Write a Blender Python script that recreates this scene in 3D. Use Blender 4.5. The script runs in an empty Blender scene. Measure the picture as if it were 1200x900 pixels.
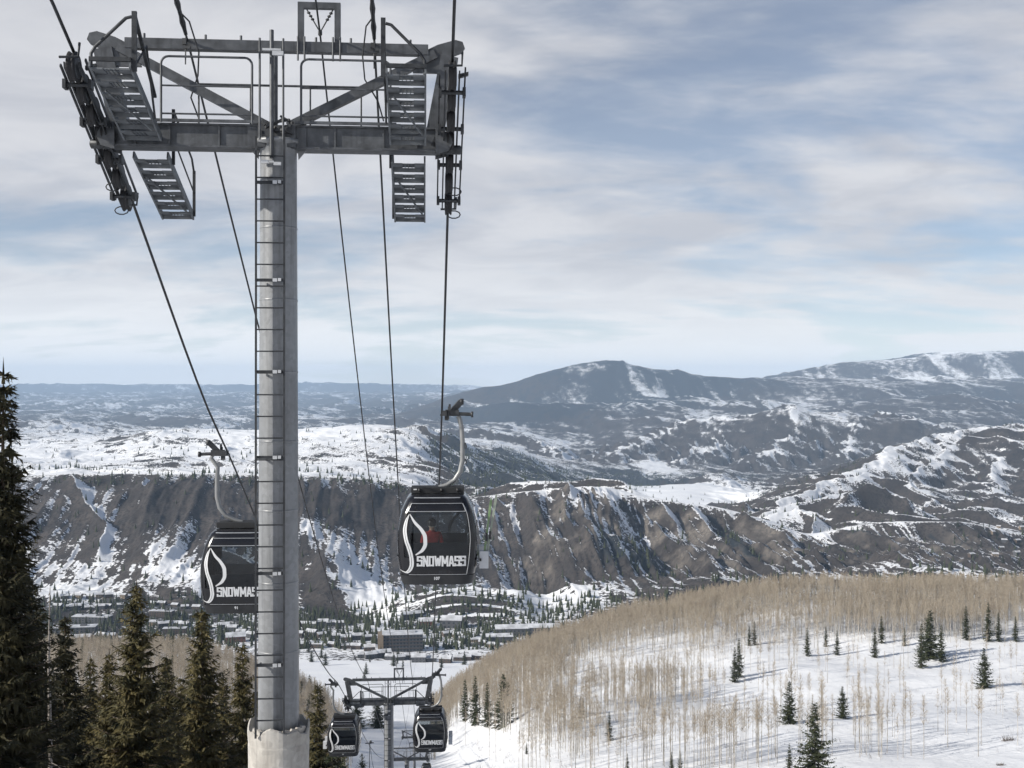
import bpy, bmesh, math, random
import numpy as np
from mathutils import Vector, Matrix
R = math.radians
sc = bpy.context.scene
col = sc.collection
F = 1287.0                                   # focal length in pixels of a 1200 px wide frame
def at(px, py, Y):                           # a point of the place: bearing, height angle and distance
    return Vector(((px-600)/F*Y, Y, (450-py)/F*Y))

# ------------------------------------------------------------------ object helpers
def tag(o, label=None, cat=None, group=None, kind=None):
    if label: o['label'] = label
    if cat: o['category'] = cat
    if group: o['group'] = group
    if kind: o['kind'] = kind
    return o
def empty(name, loc=(0,0,0), rz=0, parent=None, scale=1.0):
    o = bpy.data.objects.new(name, None); col.objects.link(o)
    o.location = loc; o.rotation_euler = (0,0,rz); o.scale = (scale,)*3
    o.empty_display_size = .3
    if parent: o.parent = parent
    return o
def dup(o, parent=None):
    c = o.copy(); col.objects.link(c); c.parent = parent
    for ch in list(o.children): dup(ch, c)
    return c
class MB:
    """collects shapes and links them as one mesh object"""
    def __init__(s): s.v, s.f, s.m, s.sm = [], [], [], []
    def add(s, vs, fs, m=0, smooth=False):
        b = len(s.v); s.v += [tuple(v) for v in vs]
        for f in fs: s.f.append(tuple(i+b for i in f)); s.m.append(m); s.sm.append(smooth)
    def box(s, c, size, rot=None, m=0, bev=0.0):
        hx,hy,hz = [a/2 for a in size]; c = Vector(c)
        M = rot if rot is not None else Matrix.Identity(3)
        vs = [c + M @ Vector((x*hx,y*hy,z*hz)) for x in (-1,1) for y in (-1,1) for z in (-1,1)]
        s.add(vs, [(0,1,3,2),(4,6,7,5),(0,4,5,1),(2,3,7,6),(0,2,6,4),(1,5,7,3)], m)
    def beam(s, a, b, w, h, up=(0,0,1), m=0):
        a, b = Vector(a), Vector(b); d = b-a; L = d.length; y = d/L
        u = Vector(up)
        if abs(u.dot(y)) > .98: u = Vector((1,0,0))
        x = y.cross(u).normalized(); z = x.cross(y)
        s.box((a+b)/2, (w,L,h), Matrix((x,y,z)).transposed(), m)
    def tube(s, pts, r, n=8, m=0, cap=True, smooth=True):
        pts = [Vector(p) for p in pts]; k = len(pts)
        rr = r if isinstance(r,(list,tuple)) else [r]*k
        t0 = (pts[1]-pts[0]).normalized()
        u = Vector((0,0,1)) if abs(t0.z) < .9 else Vector((1,0,0))
        x = t0.cross(u).normalized(); vs = []
        for i,p in enumerate(pts):
            t = (pts[min(i+1,k-1)]-pts[max(i-1,0)]).normalized()
            x = (x - t*x.dot(t)).normalized(); y = t.cross(x)
            for j in range(n):
                a = 2*math.pi*j/n
                vs.append(p + (x*math.cos(a)+y*math.sin(a))*rr[i])
        fs = [(i*n+j, i*n+(j+1)%n, (i+1)*n+(j+1)%n, (i+1)*n+j) for i in range(k-1) for j in range(n)]
        s.add(vs, fs, m, smooth)
        if cap:
            s.add(vs[:n], [tuple(range(n))[::-1]], m); s.add(vs[-n:], [tuple(range(n))], m)
    def lathe(s, prof, c=(0,0,0), n=24, m=0, axis=None, smooth=True):
        M = axis if axis is not None else Matrix.Identity(3); c = Vector(c); vs = []
        for (r,z) in prof:
            for j in range(n):
                a = 2*math.pi*j/n
                vs.append(c + M @ Vector((r*math.cos(a), r*math.sin(a), z)))
        k = len(prof)
        fs = [(i*n+j, i*n+(j+1)%n, (i+1)*n+(j+1)%n, (i+1)*n+j) for i in range(k-1) for j in range(n)]
        s.add(vs, fs, m, smooth)
    def prism(s, poly, o, ex, ey, th, m=0):
        """flat outline in the plane ex, ey with a real thickness along ex x ey"""
        o, ex, ey = Vector(o), Vector(ex), Vector(ey); nz = ex.cross(ey).normalized()*th/2
        n = len(poly); A = [o+ex*p[0]+ey*p[1] for p in poly]
        s.add([a+nz for a in A]+[a-nz for a in A],
              [tuple(range(n)), tuple(range(2*n-1,n-1,-1))]+[(i,i+n,(i+1)%n+n,(i+1)%n) for i in range(n)], m)
    def build(s, name, mats, parent=None, loc=(0,0,0), rz=0):
        me = bpy.data.meshes.new(name); me.from_pydata(s.v, [], s.f)
        if not isinstance(mats,(list,tuple)): mats = [mats]
        for m in mats: me.materials.append(m)
        me.polygons.foreach_set('material_index', s.m); me.polygons.foreach_set('use_smooth', s.sm)
        me.update()
        return link(name, me, parent, loc, rz)
def link(name, me, parent=None, loc=(0,0,0), rz=0):
    o = bpy.data.objects.new(name, me); col.objects.link(o)
    o.location = loc; o.rotation_euler = (0,0,rz)
    if parent: o.parent = parent
    return o

# ------------------------------------------------------------------ materials
def mat(name, c, rough=.6, metal=0.0, var=.15, scale=3.0, c2=None, bump=0.0, spec=.5, detail=4, stretch=(1,1,1)):
    m = bpy.data.materials.new(name); m.use_nodes = True; nt = m.node_tree; b = nt.nodes['Principled BSDF']
    tc = nt.nodes.new('ShaderNodeTexCoord'); mp = nt.nodes.new('ShaderNodeMapping'); mp.inputs['Scale'].default_value = stretch
    n = nt.nodes.new('ShaderNodeTexNoise'); n.inputs['Scale'].default_value = scale; n.inputs['Detail'].default_value = detail
    nt.links.new(tc.outputs['Object'], mp.inputs[0]); nt.links.new(mp.outputs[0], n.inputs['Vector'])
    r = nt.nodes.new('ShaderNodeValToRGB'); r.color_ramp.elements[0].position = .3; r.color_ramp.elements[1].position = .7
    c2 = c2 or tuple(min(1,x*(1+var)) for x in c); c1 = c if c2 is not None and var == 0 else tuple(x*(1-var) for x in c)
    r.color_ramp.elements[0].color = (*c1,1); r.color_ramp.elements[1].color = (*c2,1)
    nt.links.new(n.outputs['Fac'], r.inputs[0]); nt.links.new(r.outputs[0], b.inputs['Base Color'])
    b.inputs['Roughness'].default_value = rough; b.inputs['Metallic'].default_value = metal
    b.inputs['Specular IOR Level'].default_value = spec
    if bump:
        bp = nt.nodes.new('ShaderNodeBump'); bp.inputs['Strength'].default_value = bump; bp.inputs['Distance'].default_value = .05
        nt.links.new(n.outputs['Fac'], bp.inputs['Height']); nt.links.new(bp.outputs[0], b.inputs['Normal'])
    return m
M = {}
M['galv'] = mat('galvanised_steel', (.085,.09,.097), .45, .3, .3, 5)
M['pole'] = mat('pole_steel', (.205,.212,.22), .4, .1, .2, 2.5, detail=6, stretch=(1,1,.25))
M['steel_dark'] = mat('weathered_steel', (.045,.048,.052), .5, .5, .3, 8)
M['plank'] = mat('grip_plank', (.13,.14,.15), .6, .35, .25, 6)
M['rubber'] = mat('black_rubber', (.02,.02,.022), .7, 0, .2, 6)
M['rope'] = mat('wire_rope', (.035,.037,.04), .5, .5, .3, 20)
M['cast'] = mat('dark_casting', (.05,.052,.055), .5, .4, .3, 10)
M['alloy'] = mat('bare_alloy', (.5,.51,.52), .4, .4, .15, 8)
M['concrete'] = mat('rough_concrete', (.40,.37,.33), .9, 0, .28, 2.2, bump=.6, detail=8, c2=(.52,.5,.46), stretch=(1,1,.5))
M['black'] = mat('gloss_black_paint', (.012,.012,.014), .18, 0, .2, 3)
M['skirt'] = mat('matt_black_plastic', (.02,.021,.023), .55, 0, .2, 6)
M['white'] = mat('white_vinyl', (.60,.61,.62), .5, 0, .05, 5)
M['trim'] = mat('silver_trim', (.5,.51,.52), .35, .6, .1, 9)
M['hanger'] = mat('hanger_paint', (.24,.245,.245), .4, .3, .12, 4)
M['bench'] = mat('bench_vinyl', (.05,.052,.06), .6, 0, .2, 5)
M['red'] = mat('red_jacket', (.42,.03,.025), .8, 0, .2, 14)
M['trouser'] = mat('dark_trousers', (.03,.032,.04), .9, 0, .2, 14)
M['skin'] = mat('skin', (.6,.40,.30), .6, 0, .08, 20)
M['helmet'] = mat('black_helmet', (.03,.03,.034), .35, 0, .1, 9)
M['lens'] = mat('goggle_lens', (.55,.5,.4), .2, .3, .1, 9)
M['ski_green'] = mat('green_ski_topsheet', (.10,.24,.07), .35, 0, .15, 6, c2=(.26,.32,.2))
M['ski_white'] = mat('pale_ski_topsheet', (.30,.34,.28), .35, 0, .15, 6)
M['bark'] = mat('spruce_bark', (.10,.075,.055), .95, 0, .35, 6, bump=.5)
M['needle'] = mat('spruce_needles', (.022,.026,.013), .75, 0, .0, 1.1, c2=(.150,.122,.050), spec=.25, detail=6)
M['needle_dark'] = mat('dark_spruce_needles', (.014,.017,.012), .8, 0, .0, 1.1, c2=(.075,.066,.032), spec=.2, detail=6)
M['needle_far'] = mat('fir_needles', (.026,.034,.018), .8, 0, .0, .6, c2=(.06,.066,.032), spec=.2, detail=5)
M['deadwood'] = mat('grey_deadwood', (.30,.27,.24), .9, 0, .25, 5)
M['aspen_bark'] = mat('aspen_bark', (.13,.115,.095), .9, 0, .0, .5, c2=(.62,.585,.53), stretch=(1,1,3))
M['aspen_twig'] = mat('aspen_twigs', (.32,.268,.205), .95, 0, .0, .15, c2=(.46,.40,.315), spec=.1)
M['roof_snow'] = mat('roof_snow', (.52,.53,.55), .7, 0, .35, .12, bump=.2)
M['wall_brown'] = mat('brown_timber', (.065,.046,.034), .85, 0, .25, .6)
M['wall_tan'] = mat('tan_stucco', (.20,.155,.11), .9, 0, .15, .5)
M['wall_grey'] = mat('grey_siding', (.075,.075,.08), .85, 0, .2, .5)
M['wall_red'] = mat('rust_siding', (.12,.045,.03), .85, 0, .2, .5)
M['roof_dark'] = mat('dark_shingle', (.05,.047,.045), .9, 0, .3, .8)
M['pane'] = mat('window_pane', (.03,.04,.05), .12, 0, .2, 1.0)
M['asphalt'] = mat('wet_asphalt', (.06,.058,.058), .85, 0, .25, .08)
M['shrub'] = mat('bare_shrub', (.11,.08,.06), .95, 0, .3, 3)
M['orange'] = mat('snowgun_steel', (.12,.125,.13), .5, .4, .2, 3)
def stain(m, k=.55):
    nt = m.node_tree; b = nt.nodes['Principled BSDF']; src = b.inputs['Base Color'].links[0].from_socket
    tc = nt.nodes.new('ShaderNodeTexCoord'); mp = nt.nodes.new('ShaderNodeMapping'); mp.inputs['Scale'].default_value = (9,9,.35)
    n = nt.nodes.new('ShaderNodeTexNoise'); n.inputs['Scale'].default_value = 1.0; n.inputs['Detail'].default_value = 6
    v = nt.nodes.new('ShaderNodeTexVoronoi'); v.inputs['Scale'].default_value = 14
    r = nt.nodes.new('ShaderNodeMapRange'); r.inputs[1].default_value = .52; r.inputs[2].default_value = .75; r.inputs[3].default_value = 1; r.inputs[4].default_value = k
    r2 = nt.nodes.new('ShaderNodeMapRange'); r2.inputs[1].default_value = 0; r2.inputs[2].default_value = 1; r2.inputs[3].default_value = .86; r2.inputs[4].default_value = 1.12
    nt.links.new(tc.outputs['Object'],mp.inputs[0]); nt.links.new(mp.outputs[0],n.inputs['Vector']); nt.links.new(tc.outputs['Object'],v.inputs['Vector'])
    nt.links.new(n.outputs['Fac'],r.inputs[0]); nt.links.new(v.outputs['Color'],r2.inputs[0])
    mu = nt.nodes.new('ShaderNodeMath'); mu.operation = 'MULTIPLY'; nt.links.new(r.outputs[0],mu.inputs[0]); nt.links.new(r2.outputs[0],mu.inputs[1])
    mx = nt.nodes.new('ShaderNodeVectorMath'); mx.operation = 'SCALE'; nt.links.new(src,mx.inputs[0]); nt.links.new(mu.outputs[0],mx.inputs['Scale']); nt.links.new(mx.outputs[0],b.inputs['Base Color'])
for k_ in ('pole','galv','steel_dark'): stain(M[k_])
stain(M['concrete'],.72)
def glass_mat():
    m = bpy.data.materials.new('tinted_glass'); m.use_nodes = True; nt = m.node_tree; nt.nodes.clear()
    o = nt.nodes.new('ShaderNodeOutputMaterial'); t = nt.nodes.new('ShaderNodeBsdfTransparent'); g = nt.nodes.new('ShaderNodeBsdfGlossy')
    mx = nt.nodes.new('ShaderNodeMixShader'); fr = nt.nodes.new('ShaderNodeFresnel'); fr.inputs[0].default_value = 1.5
    no = nt.nodes.new('ShaderNodeTexNoise'); no.inputs['Scale'].default_value = 2; cr = nt.nodes.new('ShaderNodeValToRGB')
    cr.color_ramp.elements[0].color = (.44,.47,.49,1); cr.color_ramp.elements[1].color = (.54,.58,.60,1)
    tc = nt.nodes.new('ShaderNodeTexCoord'); nt.links.new(tc.outputs['Object'], no.inputs['Vector'])
    nt.links.new(no.outputs['Fac'], cr.inputs[0]); nt.links.new(cr.outputs[0], t.inputs[0])
    g.inputs['Roughness'].default_value = .03; g.inputs['Color'].default_value = (.9,.92,.95,1)
    nt.links.new(fr.outputs[0], mx.inputs[0]); nt.links.new(t.outputs[0], mx.inputs[1]); nt.links.new(g.outputs[0], mx.inputs[2])
    nt.links.new(mx.outputs[0], o.inputs['Surface'])
    return m
M['glass'] = glass_mat()

# ------------------------------------------------------------------ noise and terrain
rs = np.random.RandomState(7)
_perm = rs.permutation(4096); _ang = rs.rand(4096)*2*np.pi
def perlin(x, y, seed=0):
    x = np.asarray(x,float)+seed*37.7; y = np.asarray(y,float)+seed*91.3
    xi = np.floor(x).astype(int); yi = np.floor(y).astype(int); xf = x-xi; yf = y-yi
    def g(ix,iy,dx,dy):
        a = _ang[_perm[(_perm[ix & 4095]+iy) & 4095]]
        return np.cos(a)*dx+np.sin(a)*dy
    u = xf**3*(xf*(xf*6-15)+10); v = yf**3*(yf*(yf*6-15)+10)
    a = g(xi,yi,xf,yf)*(1-u)+g(xi+1,yi,xf-1,yf)*u
    b = g(xi,yi+1,xf,yf-1)*(1-u)+g(xi+1,yi+1,xf-1,yf-1)*u
    return (a*(1-v)+b*v)*1.5
def fbm(x, y, o=5, seed=0, gain=.5):
    s = 0; a = 1; 
    for i in range(o): s = s+a*perlin(x*2.03**i, y*2.03**i, seed+i); a *= gain
    return s
def ridged(x, y, o=5, seed=0, gain=.5):
    s = 0; a = 1; w = 1; t = 0
    for i in range(o):
        n = 1-np.abs(perlin(x*2.07**i, y*2.07**i, seed+i)); n = n*n
        s = s+a*n*w; t += a; w = np.clip(n*1.4,0,1); a *= gain
    return s/t
def sst(a, b, x): 
    t = np.clip((np.asarray(x,float)-a)/(b-a),0,1); return t*t*(3-2*t)
def pchip_slopes(x, y):
    h = np.diff(x); d = np.diff(y,axis=0)/h.reshape(-1,*([1]*(y.ndim-1)))
    m = np.zeros_like(y)
    h2 = h.reshape(-1,*([1]*(y.ndim-1)))
    w1 = 2*h2[1:]+h2[:-1]; w2 = h2[1:]+2*h2[:-1]
    ok = d[1:]*d[:-1] > 0
    with np.errstate(divide='ignore',invalid='ignore'):
        mm = (w1+w2)/(w1/d[:-1]+w2/d[1:])
    m[1:-1] = np.where(ok, mm, 0); m[0] = d[0]; m[-1] = d[-1]
    return m
def hermite(t, h, y0, y1, m0, m1):
    t2 = t*t; t3 = t2*t
    return y0*(2*t3-3*t2+1)+m0*h*(t3-2*t2+t)+y1*(-2*t3+3*t2)+m1*h*(t3-t2)
def interp_s(x, xs, ys):
    xs = np.array(xs,float); ys = np.array(ys,float); m = pchip_slopes(xs,ys)
    x = np.clip(x,xs[0],xs[-1]); i = np.clip(np.searchsorted(xs,x)-1,0,len(xs)-2); h = xs[i+1]-xs[i]
    return hermite((x-xs[i])/h,h,ys[i],ys[i+1],m[i],m[i+1])
# rows of the land: distance, then ('z' metres | 'a' height angle in px) against bearing
ROWS = [
 (-150,'z',[(0,30),(1200,34)]), (-40,'z',[(0,8),(1200,9)]), (0,'z',[(0,-2),(1200,-2)]), (10,'z',[(0,-4.9),(1200,-4.9)]),
 (18.4,'z',[(0,-7.2),(1200,-7.3)]), (40,'z',[(0,-17.4),(1200,-17)]), (75,'z',[(0,-32),(330,-32.7),(480,-32.9),(1200,-31)]),
 (110,'z',[(0,-45),(330,-46.6),(480,-47.4),(1200,-44)]), (153,'z',[(0,-59),(200,-59),(330,-61),(480,-63.3),(650,-62),(1000,-58),(1200,-58)]),
 (200,'z',[(0,-69),(200,-68),(330,-73),(420,-76),(500,-77),(560,-76),(650,-74),(800,-71),(1000,-69),(1200,-68)]),
 (250,'z',[(0,-79),(200,-78),(330,-84),(420,-88),(500,-89.5),(560,-88),(650,-84),(800,-80),(1000,-77),(1200,-76.5)]),
 (300,'z',[(0,-87),(200,-86),(330,-94),(420,-101),(500,-103),(560,-99),(650,-91),(800,-87),(1000,-83.5),(1200,-83)]),
 (350,'z',[(0,-95),(200,-95),(330,-104),(420,-114),(500,-116),(560,-108.5),(650,-97),(800,-91),(1000,-88),(1200,-87)]),
 (400,'z',[(0,-104),(200,-104),(330,-114),(420,-127),(500,-128),(530,-124),(560,-115),(650,-102.5),(800,-94),(1000,-90),(1200,-88)]),
 (450,'z',[(0,-115),(200,-115),(330,-127),(420,-140),(500,-141),(530,-133),(560,-125),(650,-112),(800,-98),(1000,-90.5),(1200,-91)]),
 (500,'z',[(0,-134),(200,-134),(330,-144),(420,-152.5),(500,-153),(530,-146),(560,-137),(650,-121),(800,-106),(1000,-99),(1200,-100)]),
 (560,'z',[(0,-163),(200,-163),(420,-167),(500,-168),(560,-150),(650,-138),(800,-132),(1000,-127),(1200,-127)]),
 (640,'z',[(0,-186),(420,-188),(500,-188),(560,-178),(650,-172),(800,-170),(1200,-170)]),
 (800,'z',[(0,-222),(500,-222),(800,-225),(1200,-225)]), (950,'z',[(0,-254),(500,-254),(800,-256),(1200,-256)]),
 (1150,'z',[(0,-284),(500,-285),(1200,-285)]), (1350,'z',[(0,-297),(500,-296),(1200,-290)]),
 (1480,'a',[(0,706),(150,707),(250,710),(350,712),(430,722),(480,702),(540,693),(600,697),(640,712),(680,702),(760,700),(850,690),(950,685),(1050,680),(1200,676)]),
 (1580,'a',[(0,684),(100,684),(200,682),(300,690),(380,668),(430,690),(480,688),(540,686),(600,694),(640,690),(680,680),(760,672),(850,664),(950,664),(1050,662),(1200,668)]),
 (1700,'a',[(0,652),(100,650),(200,640),(300,652),(360,640),(420,652),(470,664),(540,662),(600,664),(640,660),(690,636),(760,640),(850,636),(950,652),(1050,650),(1200,656)]),
 (1850,'a',[(0,602),(100,598),(200,600),(300,602),(400,606),(460,612),(540,618),(600,614),(690,603),(760,612),(850,615),(950,640),(1050,635),(1200,640)]),
 (2000,'a',[(0,562),(90,557),(200,557),(300,558),(400,560),(470,566),(540,584),(600,578),(690,571),(760,584),(850,597),(900,612),(950,628),(1050,612),(1120,612),(1200,628)]),
 (2300,'a',[(0,555),(100,553),(250,554),(400,559),(470,565),(540,583),(600,579),(690,577),(760,594),(850,606),(900,606),(950,602),(1000,590),(1050,592),(1120,604),(1200,614)]),
 (2700,'a',[(0,548),(100,546),(250,547),(400,550),(470,553),(540,572),(600,580),(690,590),(760,602),(850,606),(900,588),(950,577),(1000,568),(1050,572),(1120,585),(1200,590)]),
 (3200,'a',[(0,532),(100,536),(200,530),(300,524),(400,516),(460,513),(520,532),(580,556),(640,578),(700,592),(760,601),(850,600),(900,585),(950,574),(1000,562),(1060,560),(1120,562),(1200,566)]),
 (3800,'a',[(0,526),(100,520),(200,505),(300,501),(400,499),(470,497),(520,514),(580,540),(640,562),(700,580),(760,589),(850,589),(900,584),(950,568),(1000,552),(1060,530),(1120,508),(1160,502),(1200,500),(1300,497)]),
 (4600,'a',[(0,518),(150,513),(300,512),(450,512),(520,524),(580,530),(640,545),(700,560),(760,566),(850,566),(900,566),(950,558),(1000,545),(1060,528),(1120,518),(1200,512)]),
 (5400,'a',[(0,508),(150,510),(300,510),(450,510),(520,512),(580,520),(640,536),(700,545),(760,548),(850,552),(950,548),(1050,535),(1200,520)]),
 (5900,'a',[(0,506),(150,508),(300,510),(450,509),(520,508),(600,517),(650,532),(700,541),(760,540),(850,545),(930,540),(1000,535),(1060,528),(1120,520),(1200,515)]),
 (6500,'a',[(0,494),(100,494),(180,503),(300,507),(420,507),(470,500),(540,498),(600,507),(650,526),(700,534),(730,526),(770,508),(800,493),(850,488),(930,479),(1000,482),(1060,489),(1110,500),(1200,508)]),
 (7500,'a',[(0,495),(150,501),(300,503),(450,500),(520,500),(600,506),(680,518),(760,512),(850,502),(950,494),(1050,496),(1200,500)]),
 (9000,'a',[(0,491),(250,491),(450,488),(520,481),(600,474),(680,471),(760,472),(850,474),(950,472),(1050,467),(1120,462),(1200,470)]),
 (9800,'a',[(0,489),(380,489),(450,486),(520,477),(600,470),(680,467),(760,467),(850,469),(950,469),(1050,465),(1200,469)]),
 (10500,'a',[(0,488),(250,487),(380,489),(450,482),(520,463),(560,451),(600,443),(640,430),(670,424),(700,421),(760,427),(850,438),(900,444),(950,447),(1050,446),(1200,448)]),
 (12300,'a',[(0,482),(250,482),(450,479),(600,468),(760,455),(850,450),(910,447),(950,446),(1000,445),(1050,444),(1200,444),(1400,445)]),
 (13000,'a',[(0,480),(250,480),(450,478),(600,465),(760,450),(850,446),(910,439),(950,430),(1000,421),(1050,417),(1100,413),(1200,411),(1400,414)]),
 (17000,'a',[(0,471),(250,470),(450,467),(600,458),(760,452),(850,448),(1000,432),(1200,422)]),
 (22000,'a',[(0,461),(250,460),(450,460),(600,456),(760,452),(1000,440),(1200,432)]),
 (25500,'a',[(0,459),(250,459),(450,459),(520,458),(600,457),(1200,455)]),
 (27000,'a',[(0,451),(60,449),(250,450),(360,447),(450,449),(520,450),(600,452),(1200,448)]),
 (29000,'a',[(0,455),(1200,455)]),
]
PXS = np.arange(-800,2001,4.0); RY = np.array([r[0] for r in ROWS],float)
ZT = []
for Y,k,pts in ROWS:
    v = interp_s(PXS,[p[0] for p in pts],[p[1] for p in pts])
    ZT.append(v if k == 'z' else (450-v)/F*Y)
ZT = np.array(ZT)
def ufun(Y): return np.arcsinh(np.asarray(Y,float)/60)
RU = ufun(RY); MT = pchip_slopes(RU, ZT)
def H0(X, Y):
    X = np.asarray(X,float); Y = np.asarray(Y,float)
    px = 600+F*X/np.maximum(Y,40.0)
    c = np.clip((px-PXS[0])/4.0, 0, len(PXS)-1.001); ci = c.astype(int); cf = c-ci
    u = np.clip(ufun(Y),RU[0],RU[-1]); i = np.clip(np.searchsorted(RU,u)-1,0,len(RU)-2); h = RU[i+1]-RU[i]; t = (u-RU[i])/h
    a = hermite(t,h,ZT[i,ci],ZT[i+1,ci],MT[i,ci],MT[i+1,ci]); b = hermite(t,h,ZT[i,ci+1],ZT[i+1,ci+1],MT[i,ci+1],MT[i+1,ci+1])
    return a*(1-cf)+b*cf
def relief(X, Y):
    px = 600+F*X/np.maximum(Y,40.0)
    wx = fbm(X/420,Y/420,3,50)*120; wy = fbm(X/420,Y/420,3,60)*120
    right = sst(540,640,px)
    band = sst(1480,1680,Y)*(1-sst(1985,2050,Y))
    xs_ = X+.10*(Y-1850)+wx*.10
    f1 = ridged(xs_/36,Y/420,4,3); f2 = ridged(xs_/110,(Y+wy*.3)/700,5,5)   # flutes running down the face
    sp = ridged((X+wx*.6)/(330),(Y+wy)/1000,5,11)          # spurs
    n = band*((f1-.72)*(8+13*right)+(f2-.7)*(13+22*right)+(sp-.7)*(30+10*right)+fbm(X/22,Y/22,3,17)*1.6)
    # low mounds at the foot of the bluff
    n += sst(1420,1500,Y)*(1-sst(1620,1720,Y))*fbm(X/150,Y/150,5,21)*13
    top = sst(2010,2200,Y)*(1-sst(4800,5600,Y))
    plate = (1-sst(430,560,px))
    flat = np.exp(-((px-800)/70)**2)*sst(3500,3700,Y)*(1-sst(4500,4800,Y))
    cr_, sr_ = .82, .57
    xr, yr = X*cr_+Y*sr_, -X*sr_+Y*cr_
    rt = .45*ridged((X+wx*1.5)/620,(Y+wy*1.5)/620,6,31)+.55*ridged((xr+wx*1.2)/330,(yr+wy*1.2)/1100,5,37)
    n += top*(1-flat)*((rt-.62)*(38*plate+125*(1-plate))+fbm(X/160,Y/160,4,33)*7)
    far = sst(4800,6200,Y)
    wx2 = fbm(X/2600,Y/2600,3,70)*900; wy2 = fbm(X/2600,Y/2600,3,80)*900
    rf = ridged((X+wx2)/2300,(Y+wy2)/2300,7,41)
    calm = 1-.72*np.exp(-((Y-10500)/500)**2)-.6*np.exp(-((Y-13000)/600)**2)-.6*np.exp(-((Y-27000)/900)**2)
    n += far*calm*(rf-.66)*(60*sst(5500,9000,Y)+110)*(1-.5*sst(13000,20000,Y))
    n += far*(ridged((X+wx2*.4)/900,(Y+wy2*.4)/1500,5,49)-.68)*60*sst(7500,9000,Y)
    n += far*fbm(X/500,Y/500,4,43)*10
    n += sst(4900,5600,Y)*(1-sst(8200,9500,Y))*(ridged((X+wx*2)/900,(Y+wy*2)/900,6,47)-.68)*42
    return n
# crests of the spurs: (bearing px, height-angle px, distance), flank steepness
CRESTS = [([(637,584,2000),(668,606,1955),(695,630,1890),(728,664,1770),(742,692,1640)],.62),
 ([(707,574,2005),(722,602,1950),(748,634,1885)],.7), ([(585,582,2000),(600,610,1950),(612,640,1890)],.7), ([(555,586,1995),(548,615,1935),(540,640,1880)],.65),
 ([(810,592,2000),(822,626,1920),(838,655,1830),(855,680,1740)],.62), ([(770,588,2000),(780,612,1945),(788,634,1890)],.7),
 ([(880,598,2010),(905,618,1950),(930,640,1870),(972,668,1730)],.6),
 ([(895,604,2180),(940,594,2240),(995,616,2180),(1050,640,2040),(1145,674,1840)],.5), ([(940,594,2240),(950,625,2080),(985,655,1930)],.55),
 ([(1015,556,2850),(1068,564,2790),(1082,596,2560),(1115,627,2350),(1160,660,2100)],.5), ([(1068,564,2790),(1100,586,2640),(1150,606,2500),(1205,612,2450)],.45), ([(1082,596,2560),(1060,618,2430),(1040,630,2330)],.5),
 ([(915,586,2480),(970,562,2720),(1015,552,2880)],.42), ([(900,600,2400),(975,580,2560),(1020,572,2700)],.45),
 ([(1000,552,3150),(1050,521,3500),(1118,503,3820),(1165,498,3900),(1230,495,3900)],.42), ([(1118,503,3820),(1105,530,3500),(1060,556,3200)],.45), ([(1165,498,3900),(1175,525,3600),(1150,560,3250),(1175,590,2950)],.45), ([(1230,495,3900),(1225,530,3500),(1205,570,3100)],.45),
 ([(712,530,5900),(765,508,6300),(800,493,6450),(850,487,6500),(925,480,6500)],.33), ([(925,480,6500),(932,506,6150),(885,536,5700)],.35), ([(1035,480,6700),(1068,488,6500),(1122,506,6000)],.35), ([(850,487,6500),(840,512,6200),(800,535,5800)],.36), ([(985,482,6500),(1000,510,6150),(985,532,5800)],.36),
 ([(470,503,6700),(560,500,6600),(620,512,6400),(655,530,6000)],.33),
 ([(90,556,2000),(103,588,1900),(122,640,1720)],.55), ([(345,606,1850),(362,650,1690),(385,690,1580),(446,735,1470)],.5), ([(172,556,2000),(160,590,1900)],.5),
 ([(475,699,1490),(520,690,1510),(555,686,1525),(598,706,1480)],.4), ([(250,640,1730),(290,662,1650),(330,690,1570)],.4), ([(180,660,1680),(215,676,1620)],.35),
 ([(460,500,3780),(505,520,3550),(545,548,3250),(590,578,2950)],.4)]
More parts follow.
